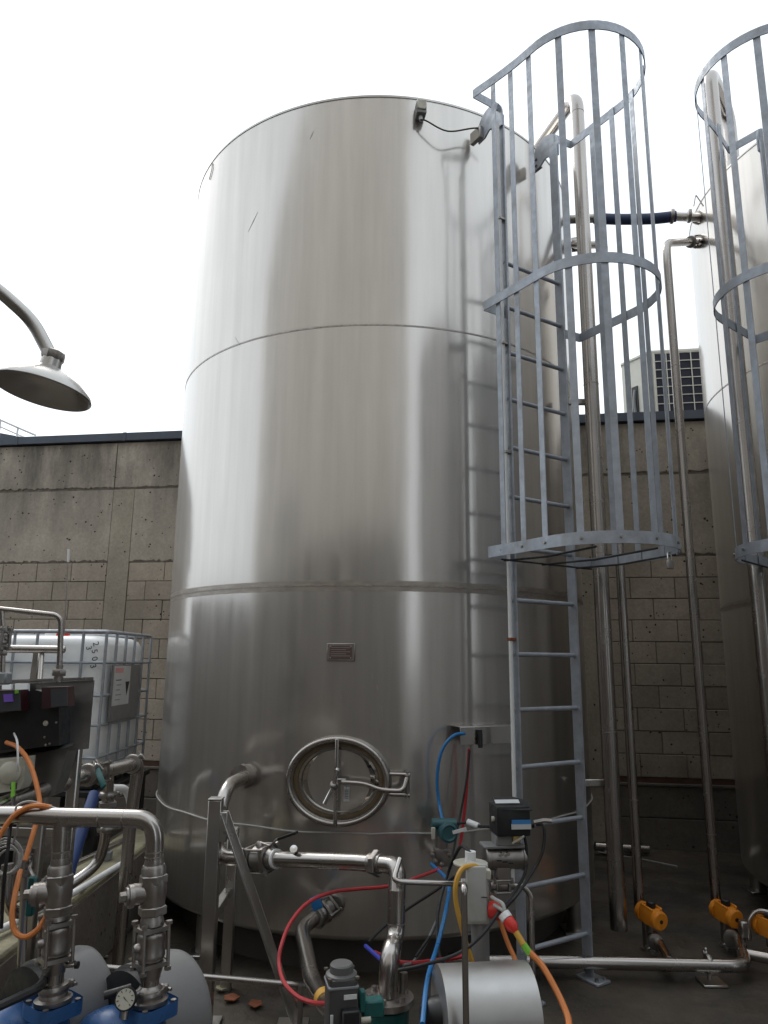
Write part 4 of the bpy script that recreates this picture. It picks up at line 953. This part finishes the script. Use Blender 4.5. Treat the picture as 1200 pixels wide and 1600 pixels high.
cable('black_cable', [at(110, 1236, 3.6), at(118, 1243, 3.55), at(121, 1262, 3.5), at(120, 1290, 3.45)], .008, RUBBER, 'black cable bent under the sloping pipe')
lv = thing('lever_valve', 'small ball valve with teal lever under the manifold', 'valve', at(45, 1350, 2.62))
ball_valve(at(40, 1346, 2.66), V((0,0,1)), .014, V((.8, -.4, 0)), lv, L=.07, lever=[at(46, 1358, 2.6), at(53, 1372, 2.58)])
MB().box(at(49, 1400, 2.56), (.028, .02, .12), None, .006).build('teal_grip', GREEN, lv)
MB().tube([at(40, 1360, 2.66), at(36, 1440, 2.7), at(30, 1600, 2.75)], .014, 10).build('standpipe', PIPE, lv)

# ------------------------------------------------------------------ support frame and outlet line of the tank
sf = thing('pipe_support', 'stainless square post with slanting brace holding the outlet pipe', 'support', (at(335, 1500, 3.62).x, 3.62, 0))
pt_ = at(338, 1249, 3.62)
px_, py_ = pt_.x, 3.62
MB().box((px_, py_, pt_.z/2), (.062, .062, pt_.z), None, .004).build('post', SHEET, sf)
MB().box((px_, py_, pt_.z+.004), (.066, .066, .008), None, .002).build('post_cap', SHEET, sf)
MB().box((px_+.02, py_+.36, pt_.z*.5-.1), (.05, .05, pt_.z-.2), None, .004).build('rear_leg', SHEET, sf)
MB().box((px_+.01, py_+.18, .45), (.04, .36, .04), None, .003).build('tie', SHEET, sf)
g1, g2 = at(346, 1272, 3.58), atz(458, 1600, .03)
dvec = (g2-g1).normalized(); sd_ = V((0, 1, 0)); sd_ = (sd_-dvec*sd_.dot(dvec)).normalized(); w3 = dvec.cross(sd_)
MB().box((g1+g2)/2, ((g2-g1).length, .036, .008), (dvec, sd_, w3), .001).build('brace', SHEET, sf)
MB().box((g1+g2)/2+w3*.015+sd_*.018, ((g2-g1).length, .006, .036), (dvec, sd_, w3), .001).build('brace', SHEET, sf)
MB().box(g2, (.14, .1, .012), None, .003).build('foot_plate', SHEET, sf); MB().box((px_, py_, .007), (.14, .14, .012), None, .003).build('foot_plate', SHEET, sf)
MB().box((px_+.045, py_-.01, at(348, 1290, 3.62).z), (.035, .05, .13), None, .003).build('saddle_plate', SHEET, sf)
for dy in (1262, 1300): bolt(at(352, dy, 3.57), (0, -1, 0), .009, .012, CAST, sf)
# outlet line
RO = .034
ol = thing('outlet_line', 'upper outlet pipe of the tank with black handled ball valve', 'pipe', at(500, 1345, 3.5))
no, nn_ = ont(390, 1211, -.02); 
q0 = no+nn_*.02; q1_ = at(372, 1213, 3.95); q2_ = at(351, 1240, 3.72)
c1 = V((at(351, 1300, 3.70).x, 3.70, at(351, 1238, 3.70).z)); c2 = V((c1.x, 3.68, at(352, 1341, 3.68).z))
e2 = at(622, 1352, 3.14); e3 = at(620, 1450, 3.02); 
bend0 = at(351, 1214, 3.80); bend0.z = no.z
pipe('riser', [no, bend0, V((bend0.x-.01, 3.69, c2.z)), at(395, 1341, 3.66)], RO, ol, [.13, .13])
MB().lathe(no, nn_, [(.0, .075), (.012, .075), (.016, .06), (.05, .058), (.056, .05), (.06, RO)], 28).build('nozzle', CAST, ol)
fl_ = MB().lathe(no+nn_*.055, nn_, [(0, .066), (.03, .066)], 12).build('slotted_nut', CAST, ol)
bdir = (at(600, 1350, 3.19)-at(395, 1341, 3.66)).normalized()
bvp = at(409, 1341, 3.62)
ball_valve(bvp, bdir, RO*1.05, V((0, -.15, 1)), ol, L=.135, lever=[at(422, 1322, 3.58), at(432, 1312, 3.55), at(460, 1302, 3.5)], levmat=BLACK)
MB().lathe(at(432, 1342, 3.56)-bdir*.008, bdir, [(0, RO*1.25), (.012, RO*1.25)], 24).build('white_seal', WHT, ol)
pipe('run', [at(432, 1342, 3.56), at(560, 1347, 3.28), e2, at(620, 1395, 3.10)], RO, ol, [.02, .07])
union(at(588, 1349, 3.215), bdir, RO, ol)
MB().tube([at(461, 1341, 3.5), at(461, 1330, 3.47)], .012, 12).build('tap_stem', BLACK, ol); MB().lathe(at(460, 1330, 3.47), V((-.05, -.7, .5)), [(0, .012), (.022, .017), (.026, .017), (.027, 0)], 16).build('tap_cap', POL, ol)
fvp = V((at(606, 1556, 2.96).x, 2.96, at(606, 1558, 2.96).z))
dpt = fil([at(620, 1390, 3.10), at(618.5, 1463, 3.085), at(609, 1492, 2.985), V((fvp.x, fvp.y, fvp.z))], [.06, .06], 9)
MB().tube(dpt, [RO*(1+.12*min(max((i-8)/8, 0), 1)) for i in range(len(dpt))], 20).build('drop', PIPE, ol)
welds([(at(619.2, 1443, 3.089), V((0, .1, 1)))], RO, ol)
# flange and valve under it
mv = thing('motor_valve', 'green bodied valve with flange under the outlet pipe', 'valve', V((fvp.x, fvp.y, 0)))
MB().lathe(fvp+V((0,0,.004)), (0,0,-1), [(0, .095), (.02, .097), (.022, .06), (.03, .06)], 36).build('flange', CAST, mv)
MB().lathe(fvp-V((0,0,.026)), (0,0,-1), [(0, .065), (.004, .078), (.05, .078), (.054, .065)], 36).build('valve_disc', GREEN, mv)
MB().lathe(fvp-V((0,0,.085)), (0,0,-1), [(0, .08), (.02, .085), (.024, .05), (fvp.z-.086, .05)], 36).build('lower_flange', CAST, mv)
for k in range(6):
    g_ = 2*math.pi*k/6+.3; bolt(fvp+V((.07*math.cos(g_), .07*math.sin(g_), .004)), (0,0,1), .010, .014, CAST, mv)
MB().tube([fvp+V((.055, .03, .0)), fvp+V((.058, .035, .07))], .016, 12).build('side_stub', CAST, mv)
# grey electric actuator in front of it
GREYA2 = mk('grey_cap_paint', (.11, .108, .105), 0, .5, .08, 8, .1)
ea = thing('grey_actuator', 'grey electric actuator with round cap at the bottom of the photo', 'actuator', (at(533, 1598, 2.5).x, 2.5, 0))
c_ = at(533, 1545, 2.5); axs = (V((.97, .22, 0)).normalized(), V((-.22, .97, 0)).normalized(), Z)
zt_ = at(533, 1522, 2.5).z
MB().box((c_.x, c_.y, zt_-.16), (.09, .094, .32), axs, .010, 2).build('housing', GREYA, ea)
MB().lathe((c_.x, c_.y, zt_-.002), Z, [(0, .05), (.006, .048), (.010, .037), (.03, .036), (.034, .032), (.035, 0)], 32).build('round_cap', GREYA2, ea)
MB().box((c_.x, c_.y, zt_-.022), (.095, .098, .012), axs, .004).build('lid_joint', GREYC, ea)
for i in (-1, 1):
    for j in (-1, 1): bolt(V((c_.x, c_.y, zt_))+axs[0]*i*.042+axs[1]*j*.042, Z, .007, .006, CAST, ea)
def fq(i, k, d=.052): return V((c_.x, c_.y, zt_))+axs[0]*i-axs[1]*d+Z*k
MB().box(fq(.02, -.045), (.04, .003, .013), axs).build('white_label', WHT, ea)
MB().box(fq(.02, -.16, .06), (.055, .03, .17), axs, .004).build('black_cover', BLACK, ea)
MB().box(fq(-.036, -.11), (.009, .003, .042), axs, .001).build('silver_badge', LGREY, ea)
MB().box(V((c_.x, c_.y, zt_-.10))+axs[0]*.10, (.07, .045, .05), axs, .006).build('green_coupling', GREEN, ea)
MB().box(V((c_.x, c_.y, zt_-.07))+axs[0]*.062-axs[1]*.02, (.02, .03, .06), axs, .004).build('green_bracket', GREEN, ea)
for dz in (-.115, -.175): MB().tube([fq(.055, dz, .045), fq(.085, dz, .045)], .009, 10).build('gland', CREAM, ea)
# lower outlet with blue handled valve
lo2 = thing('lower_outlet', 'lower outlet pipe with blue handled valve curving down from the tank', 'pipe', at(490, 1500, 3.3))
n0, nn0 = ont(525, 1411, -.02); dd0 = (V((-.42, -.85, -.06))).normalized()
o1 = n0+dd0*.18
MB().lathe(n0, nn0, [(0, .07), (.012, .07), (.016, .05), (.06, .05)], 28).build('nozzle', CAST, lo2)
vb_ = n0+dd0*.11
ball_valve(vb_, dd0, .03, V((-.7, 0, .6)), lo2, L=.10, lever=[at(507, 1402, 3.82), at(499, 1404, 3.80)])
MB().box(at(494, 1411, 3.79), (.05, .02, .06), (V((.9, 0, .35)).normalized(), V((0, 1, 0)), V((-.35, 0, .9)).normalized()), .006, 2).build('blue_grip', HBLUE, lo2)
clamp(n0+dd0*.2, dd0, .03, lo2); clamp(n0+dd0*.03, dd0, .04, lo2)
o2 = n0+dd0*.20
pipe('pipe', [n0+dd0*.17, o2+dd0*.13, V((at(489, 1500, 3.25).x, 3.25, at(489, 1535, 3.25).z)), at(507, 1566, 3.0), at(524, 1585, 2.75)], .034, lo2, [.13, .1, .05])
tag(MB().tube([at(505, 1558, 3.02), at(509, 1566, 2.98)], .0365, 16).build('pipe_band', YELC), 'yellow band around the lower outlet pipe end', 'band')
# low horizontal bar on the floor behind the brace
fb_ = thing('floor_bar', 'bright thin pipe low behind the slanting brace', 'pipe', at(400, 1532, 3.5))
pipe('tube', [at(165, 1512, 3.35), at(330, 1527, 3.45), at(489, 1541, 3.5)], .013, fb_)
for x_ in (300, 470): c = at(x_, 1524+(x_-300)*.09, 3.45); MB().cyl((c.x, c.y, 0), (c.x, c.y, c.z), .012, 10).build('stand', CAST, fb_)
sk = MB().box((at(400, 1590, 2.95).x, 3.0, .03), (.85, .06, .06), None, .004).build('floor_channel', SHEET); tag(sk, 'stained steel channel lying on the floor by the brace', 'channel')
# ------------------------------------------------------------------ instruments at right of the manway
br = thing('tank_shelf', 'small stainless angle bracket welded to the tank by the ladder', 'bracket', ont(745, 1145)[0])
pb, xb, ub, nbb = tframe(748, 1146)
MB().box(pb+nbb*.05+ub*.045, (.34, .004, .10), (xb, nbb, ub) if False else (xb, ub, nbb), .001).build('top_plate', SHEET, br)
MB().box(pb+nbb*.10-ub*.0, (.34, .09, .004), (xb, ub, nbb), .001).build('front_plate', SHEET, br)
MB().box(pb+nbb*.08+xb*.02-ub*.01, (.04, .05, .03), (xb, ub, nbb), .003).build('clip', CAST, br)
MB().tube([pb+nbb*.115-xb*.06+ub*.03, pb+nbb*.12-xb*.06-ub*.06], .013, 10).build('black_plug', BLACK, br)
# pressure transmitter
pt0, pn0 = ont(690, 1345, 0)
tr = thing('pressure_transmitter', 'teal pressure transmitter on a tank nozzle', 'transmitter', pt0)
tcn = at(690, 1298, 3.84)
MB().tube([pt0, at(690, 1340, 3.88)], .026, 12).build('nozzle', CAST, tr)
MB().box(at(691, 1338, 3.86), (.085, .06, .085), None, .012, 2).build('manifold_block', CAST, tr)
for (x_, y_) in ((675, 1335), (680, 1345), (702, 1335), (690, 1350)): MB().lathe(at(x_, y_, 3.80), (0, -1, 0), [(0, .012), (.02, .011), (.022, .006)], 8).build('bolt', CAST, tr)
MB().cyl(at(690, 1325, 3.86), at(690, 1305, 3.86), .03, 16).build('neck', CAST, tr)
MB().tube([at(674, 1287, 3.84), at(712, 1287, 3.86)], .026, 14).build('terminal_housing', TEAL, tr)
hd = V((.25, -1, .05)).normalized(); hc2 = at(695, 1298, 3.85)
MB().lathe(hc2+hd*-.05, hd, [(0, .03), (.006, .042), (.09, .042), (.095, .046), (.115, .046), (.12, .036), (.112, .03), (.111, 0)], 28).build('display_housing', TEAL, tr)
MB().box(at(677, 1302, 3.80), (.02, .012, .055), None, .003).build('cream_tag', CREAM, tr)
MB().tube([at(712, 1287, 3.86), at(733, 1285, 3.84)], .006, 8).build('cable_stub', RUBBER, tr)
tg_ = MB().box(at(718, 1298, 3.78), (.07, .004, .016), (V((.95, -.05, .25)).normalized(), V((0, 1, 0)), V((-.25, 0, .95)).normalized())).build('paper_tag', WHT, tr)
lmp = thing('inline_plug', 'short white inline plug beside the transmitter', 'plug', at(740, 1288, 3.8))
MB().tube([at(731, 1284, 3.8), at(748, 1291, 3.76)], .015, 12).build('body', WHT, lmp); MB().tube([at(748, 1291, 3.76), at(770, 1292, 3.6)], .007, 8).build('lead', RUBBER, lmp)
# pneumatic valve with black positioner
pv = thing('pneumatic_valve', 'pneumatic valve with black positioner head in front of the ladder', 'valve', at(785, 1390, 3.1))
Yp = 3.12
ptz = at(798, 1274, Yp)
wx = V((.99, .12, 0)).normalized(); wy = V((-.12, .99, 0)).normalized()
def pq(px, py, d=0): return at(px, py, Yp)-wy*d
MB().box(pq(796, 1279), (.14, .12, .115), (wx, wy, Z), .012, 2).build('positioner', BLACK, pv)
MB().prism([pq(771, 1262, .066), pq(823, 1262, .066), pq(821, 1251, .03), pq(808, 1250, -.05), pq(774, 1250, -.05)], Z*.004).build('sloped_lid', BLACK, pv)
MB().box(pq(790, 1251, .02), (.10, .022, .003), (wx, (wy+Z*.5).normalized(), (Z-wy*.5).normalized())).build('lid_label', LGREY, pv)
MB().box(pq(807, 1279, .064), (.078, .004, .016), (wx, wy, Z)).build('blue_label', LBLUE, pv)
MB().box(pq(807, 1286, .064), (.08, .004, .02), (wx, wy, Z)).build('grey_label', LGREY, pv)
MB().tube([pq(765, 1277, .03), pq(772, 1277, .03)], .01, 8).build('knob', CREAM, pv)
MB().tube([pq(824, 1288), pq(834, 1288)], .014, 10).build('gland', BLACK, pv); MB().tube([pq(834, 1285), pq(850, 1282), pq(862, 1283)], .009, 8).build('fitting', CAST, pv)
MB().box(pq(790, 1309, .0), (.10, .08, .05), (wx, wy, Z), .006).build('mount_bracket', GREYP, pv)
MB().tube([pq(795, 1313, .05), pq(812, 1301, .06)], .0045, 6).build('pointer', CREAM, pv)
MB().box(pq(802, 1306, .045), (.03, .01, .03), (wx, wy, Z), .002).build('amber_block', BRASS, pv)
MB().box(pq(784, 1320, .0), (.165, .085, .012), (wx, wy, Z), .003).build('top_plate', GREYP, pv)
MB().lathe(pq(757, 1340), wx, [(0, .045), (.004, .05), (.014, .05), (.016, .046), (.15, .046), (.152, .05), (.162, .05), (.166, .045)], 28).build('air_cylinder', CAST, pv)
for x_ in (779, 788): bolt(pq(x_, 1329, .047), -wy, .008, .01, POL, pv)
for k in range(3): MB().box(pq(775+k*9, 1340+k*2, .0465), (.02, .002, .004), (wx, wy, Z)).build('stamped_line', INK, pv)
MB().box(pq(785, 1366), (.06, .05, .07), (wx, wy, Z), .006).build('yoke', CAST, pv)
MB().box(pq(800, 1366, .01), (.014, .004, .055), (wx, wy, Z)).build('hanging_label', WHT, pv)
# small sample line through the valve
sp = thing('sample_line', 'thin bright pipe running right from the outlet pipe and dropping down', 'pipe', at(720, 1382, 3.1))
RS = .0105
pipe('pipe', [at(625, 1342, 3.10), at(614, 1377, 3.03), at(690, 1380, 3.06), at(762, 1382, 3.10)], RS, sp, [.03, .02])
hexn(at(725, 1380, 3.08), (1, .05, 0), .017, .025, sp); union(at(750, 1382, 3.1), (1, .05, 0), .012, sp)
ball_valve(at(784, 1383, Yp), wx, .016, Z, sp, L=.07, name='valve_body')
pipe('drop', [at(798, 1383, Yp), at(818, 1384, Yp), at(830, 1400, Yp), V((at(832, 1560, 3.06).x, 3.06, .04))], RS*1.05, sp, [.03, .03])
pipe('standpipe', [at(724, 1382, 3.07), at(725, 1384, 2.46), V((at(728, 1480, 2.46).x, 2.46, .02))], .010, sp, .03)
# electric box on a post
ex_ = thing('switch_box', 'grey electrical box with red socket on a steel post', 'box', (at(745, 1500, 2.95).x, 2.98, 0))
Ye = 2.92
ec = at(747, 1398, Ye)
MB().box(ec+V((0, .03, 0)), (.08, .06, .205), None, .007, 2).build('housing', BOXG, ex_)
MB().box(at(745, 1396, Ye-.035), (.07, .02, .185), None, .005, 2).build('door', BOXG, ex_)
MB().box(at(762, 1366, Ye-.02), (.022, .03, .035), None, .004).build('latch', CREAM, ex_)
MB().box(at(757, 1402, Ye-.047), (.022, .003, .002), None).build('seam', INK, ex_)
MB().lathe(at(764, 1421, Ye-.02), (1, -.35, -.05), [(0, .026), (.01, .03), (.045, .03), (.05, .026), (.051, 0)], 20).build('red_socket', REDP, ex_)
MB().tube(fil([at(768, 1402, Ye-.05), at(786, 1412, Ye-.09), at(789, 1424, Ye-.10), at(772, 1414, Ye-.06)], .02), .007, 8).build('socket_lid', BOXG, ex_)
ex0 = at(750, 1440, Ye+.05)
MB().cyl((ex0.x, ex0.y, 0), (ex0.x, ex0.y, ex0.z), .034, 20).build('post', GREYP, ex_)
MB().lathe(at(735, 1351, Ye+.08), Z, [(0, .06), (.003, .066), (.008, .066), (.009, .02)], 28).build('round_plate', CREAM, ex_)
MB().cyl(at(735, 1351, Ye+.08), at(735, 1330, Ye+.08), .021, 18).build('white_sleeve', WHT, ex_)
plg = thing('power_plug', 'red and white industrial plug hanging from the switch box', 'plug', at(795, 1440, 2.8))
pa_, pb2 = at(787, 1428, 2.80), at(806, 1456, 2.76); pd = (pb2-pa_).normalized()
MB().lathe(pa_, pd, [(0, .018), (.0, .022), (.02, .022), (.022, .02)], 20).build('white_collar', WHT, plg)
MB().lathe(pa_+pd*.024, pd, [(0, .021), (.026, .022), (.04, .014), (.046, .009)], 20).build('red_shell', REDP, plg)
MB().tube([pb2+pd*.0, at(818, 1476, 2.74)], .011, 10).build('yellow_sleeve', YELC, plg); MB().tube([at(818, 1476, 2.74), at(828, 1490, 2.73)], .012, 10).build('green_tag', LIMEC, plg)
# third pump with bright cover
p3 = thing('covered_pump', 'shiny stainless motor cover lying at the bottom under the switch box', 'pump', (at(760, 1590, 2.6).x, 2.6, 0))
ca3 = at(687, 1513, 2.62); cb3 = at(833, 1519, 2.62); R3 = .145
cz = ca3.z-R3-.01; a3 = V((ca3.x, 2.66, cz)); b3_ = V((cb3.x, 2.70, cz))
MB().lathe(a3, b3_-a3, [(0, R3-.02), (.001, R3), ((b3_-a3).length-.001, R3), ((b3_-a3).length, R3-.02)], 56).build('motor_cover', COVER, p3)
MB().lathe(a3-(b3_-a3).normalized()*.06, b3_-a3, [(0, .03), (.02, .05), (.06, .06)], 32).build('end_bell', BLACK, p3)
MB().box(((a3.x+b3_.x)/2, 2.68, (cz-R3)/2), ((b3_-a3).length*.8, .22, max(cz-R3, .05)), None, .01).build('base', PLINTH, p3)
# ------------------------------------------------------------------ hoses and cables in the middle
cable('blue_hose', [ont(726, 1146, .12)[0], ont(708, 1150, .14)[0], ont(690, 1174, .12)[0], ont(683, 1215, .1)[0], ont(686, 1255, .1)[0], at(692, 1284, 3.86)], .0085, HBLUE, 'bright blue air hose from the tank bracket to the transmitter')
cable('blue_hose', [at(674, 1350, 3.80), at(700, 1378, 3.5), at(697, 1420, 3.2), at(684, 1475, 3.0), at(668, 1530, 2.75), at(660, 1600, 2.55)], .0085, HBLUE, 'bright blue air hose falling to the bottom of the photo')
cable('red_hose', [ont(733, 1170, .1)[0], ont(731, 1205, .08)[0], ont(728, 1245, .07)[0], ont(722, 1300, .07)[0], ont(718, 1325, .08)[0]], .008, HRED, 'dark red hose hanging straight below the tank bracket')
cable('red_hose', [at(688, 1357, 3.7), at(660, 1368, 3.62), at(610, 1384, 3.5), at(560, 1389, 3.42), at(520, 1394, 3.35), at(482, 1410, 3.25), at(455, 1440, 3.15), at(440, 1476, 3.05), at(436, 1505, 3.0), at(444, 1535, 2.9), at(465, 1557, 2.8), at(490, 1567, 2.72), at(512, 1568, 2.6)], .0075, HRED, 'bright red hose sweeping in a wide loop below the outlet line')
cable('red_hose', [at(585, 1488, 3.2), at(612, 1500, 3.15), at(640, 1505, 3.1), at(690, 1500, 3.0), at(730, 1492, 2.95)], .009, HRED, 'red hose passing low behind the outlet drop pipe')
cable('blue_violet_hose', [at(571, 1478, 3.2), at(588, 1493, 3.1), at(602, 1505, 3.02), at(618, 1520, 2.95)], .008, mk('violet_hose', (.04, .06, .45), 0, .35), 'short violet blue hose end behind the drop pipe')
cable('black_cable', [at(576, 1472, 3.3), at(600, 1448, 3.4), at(640, 1418, 3.4), at(680, 1392, 3.35), at(710, 1370, 3.3)], .006, RUBBER, 'thin black cable rising right across the drop pipe')
cable('black_cable', [pq(818, 1300), at(823, 1330, 3.1), at(820, 1365, 3.08), at(800, 1400, 2.9), at(782, 1422, 2.85), at(752, 1462, 2.8), at(715, 1490, 2.78), at(660, 1508, 2.75), at(622, 1516, 2.75)], .006, RUBBER, 'black cable from the positioner crossing down to the left')
cable('black_cable', [pq(838, 1288), at(850, 1292, 3.1), at(848, 1330, 3.08), at(832, 1362, 3.05), at(810, 1395, 2.86), at(790, 1418, 2.84)], .006, RUBBER, 'black cable looping right of the positioner')
cable('black_cable', [ont(734, 1172, .11)[0], ont(728, 1225, .12)[0], ont(716, 1290, .16)[0], at(705, 1345, 3.6), at(690, 1400, 3.4), at(678, 1450, 3.2), at(650, 1495, 3.1)], .0055, RUBBER, 'thin black cable hanging from the tank bracket')
cable('black_cable', [at(735, 1333, 2.99), at(722, 1322, 3.05), at(712, 1335, 3.2), at(700, 1365, 3.3), at(685, 1420, 3.2), at(684, 1470, 3.1), at(690, 1500, 3.0), at(712, 1512, 2.9)], .0065, RUBBER, 'black cable drooping from the white sleeve')
cable('grey_cable', [at(686, 1430, 3.2), at(665, 1475, 3.15), at(646, 1502, 3.1), at(630, 1508, 3.05)], .005, GREYC, 'thin grey cable hanging left of the blue hose')
cable('yellow_cable', [at(748, 1356, Ye+.0), at(738, 1353, Ye-.03), at(722, 1358, Ye-.05), at(713, 1378, Ye-.06), at(712, 1405, Ye-.06), at(719, 1440, Ye-.05), at(732, 1485, Ye-.02), at(744, 1520, Ye-.0)], .0095, YELC, 'yellow cable looping over the left side of the switch box')
cable('orange_cable', [at(768, 1400, Ye), at(778, 1430, Ye), at(792, 1470, Ye-.02), at(805, 1500, Ye-.05), at(814, 1530, Ye-.1)], .0085, HORG, 'orange cable falling between switch box and plug')
cable('orange_cable', [at(828, 1488, 2.73), at(848, 1510, 2.7), at(868, 1545, 2.65), at(882, 1575, 2.6), at(889, 1600, 2.55), at(890, 1660, 2.45)], .0105, HORG, 'thick orange cable trailing from the plug to the floor')
# ------------------------------------------------------------------ debris behind the pumps
for i, (px, py, c_, s_) in enumerate(((172, 1481, HORG, .03), (165, 1495, BUND, .02), (205, 1500, BUND, .018), (190, 1490, GREYC, .022), (360, 1560, RUST, .05), (345, 1545, BUND, .04), (400, 1570, RUST, .05), (470, 1565, RUST, .04))):
    p_ = atz(px, py, .012); m = MB()
    m.prism([p_+V((s_*math.cos(k*1.25+i)*random.uniform(.6, 1), s_*math.sin(k*1.25+i)*random.uniform(.6, 1), random.uniform(0, .006))) for k in range(5)], (0, 0, .004))
    tag(m.build('leaf_litter', c_, flat=True), ['orange scrap lying behind the first pump', 'small dry leaf behind the second riser', 'tiny dry leaf right of the orange scrap', 'grey flake between the two motor covers', 'brown leaf under the slanting brace', 'pale leaf beside the square post', 'brown flake left of the brace foot', 'brown flake right of the brace foot'][i], 'litter')
cable('black_hose', [at(-40, 1592, 2.2), at(0, 1572, 2.25), at(34, 1556, 2.3), at(62, 1541, 2.36), at(72, 1522, 2.5)], .013, RUBBER, 'black hose crossing in front of the first blue pump', 'hose')
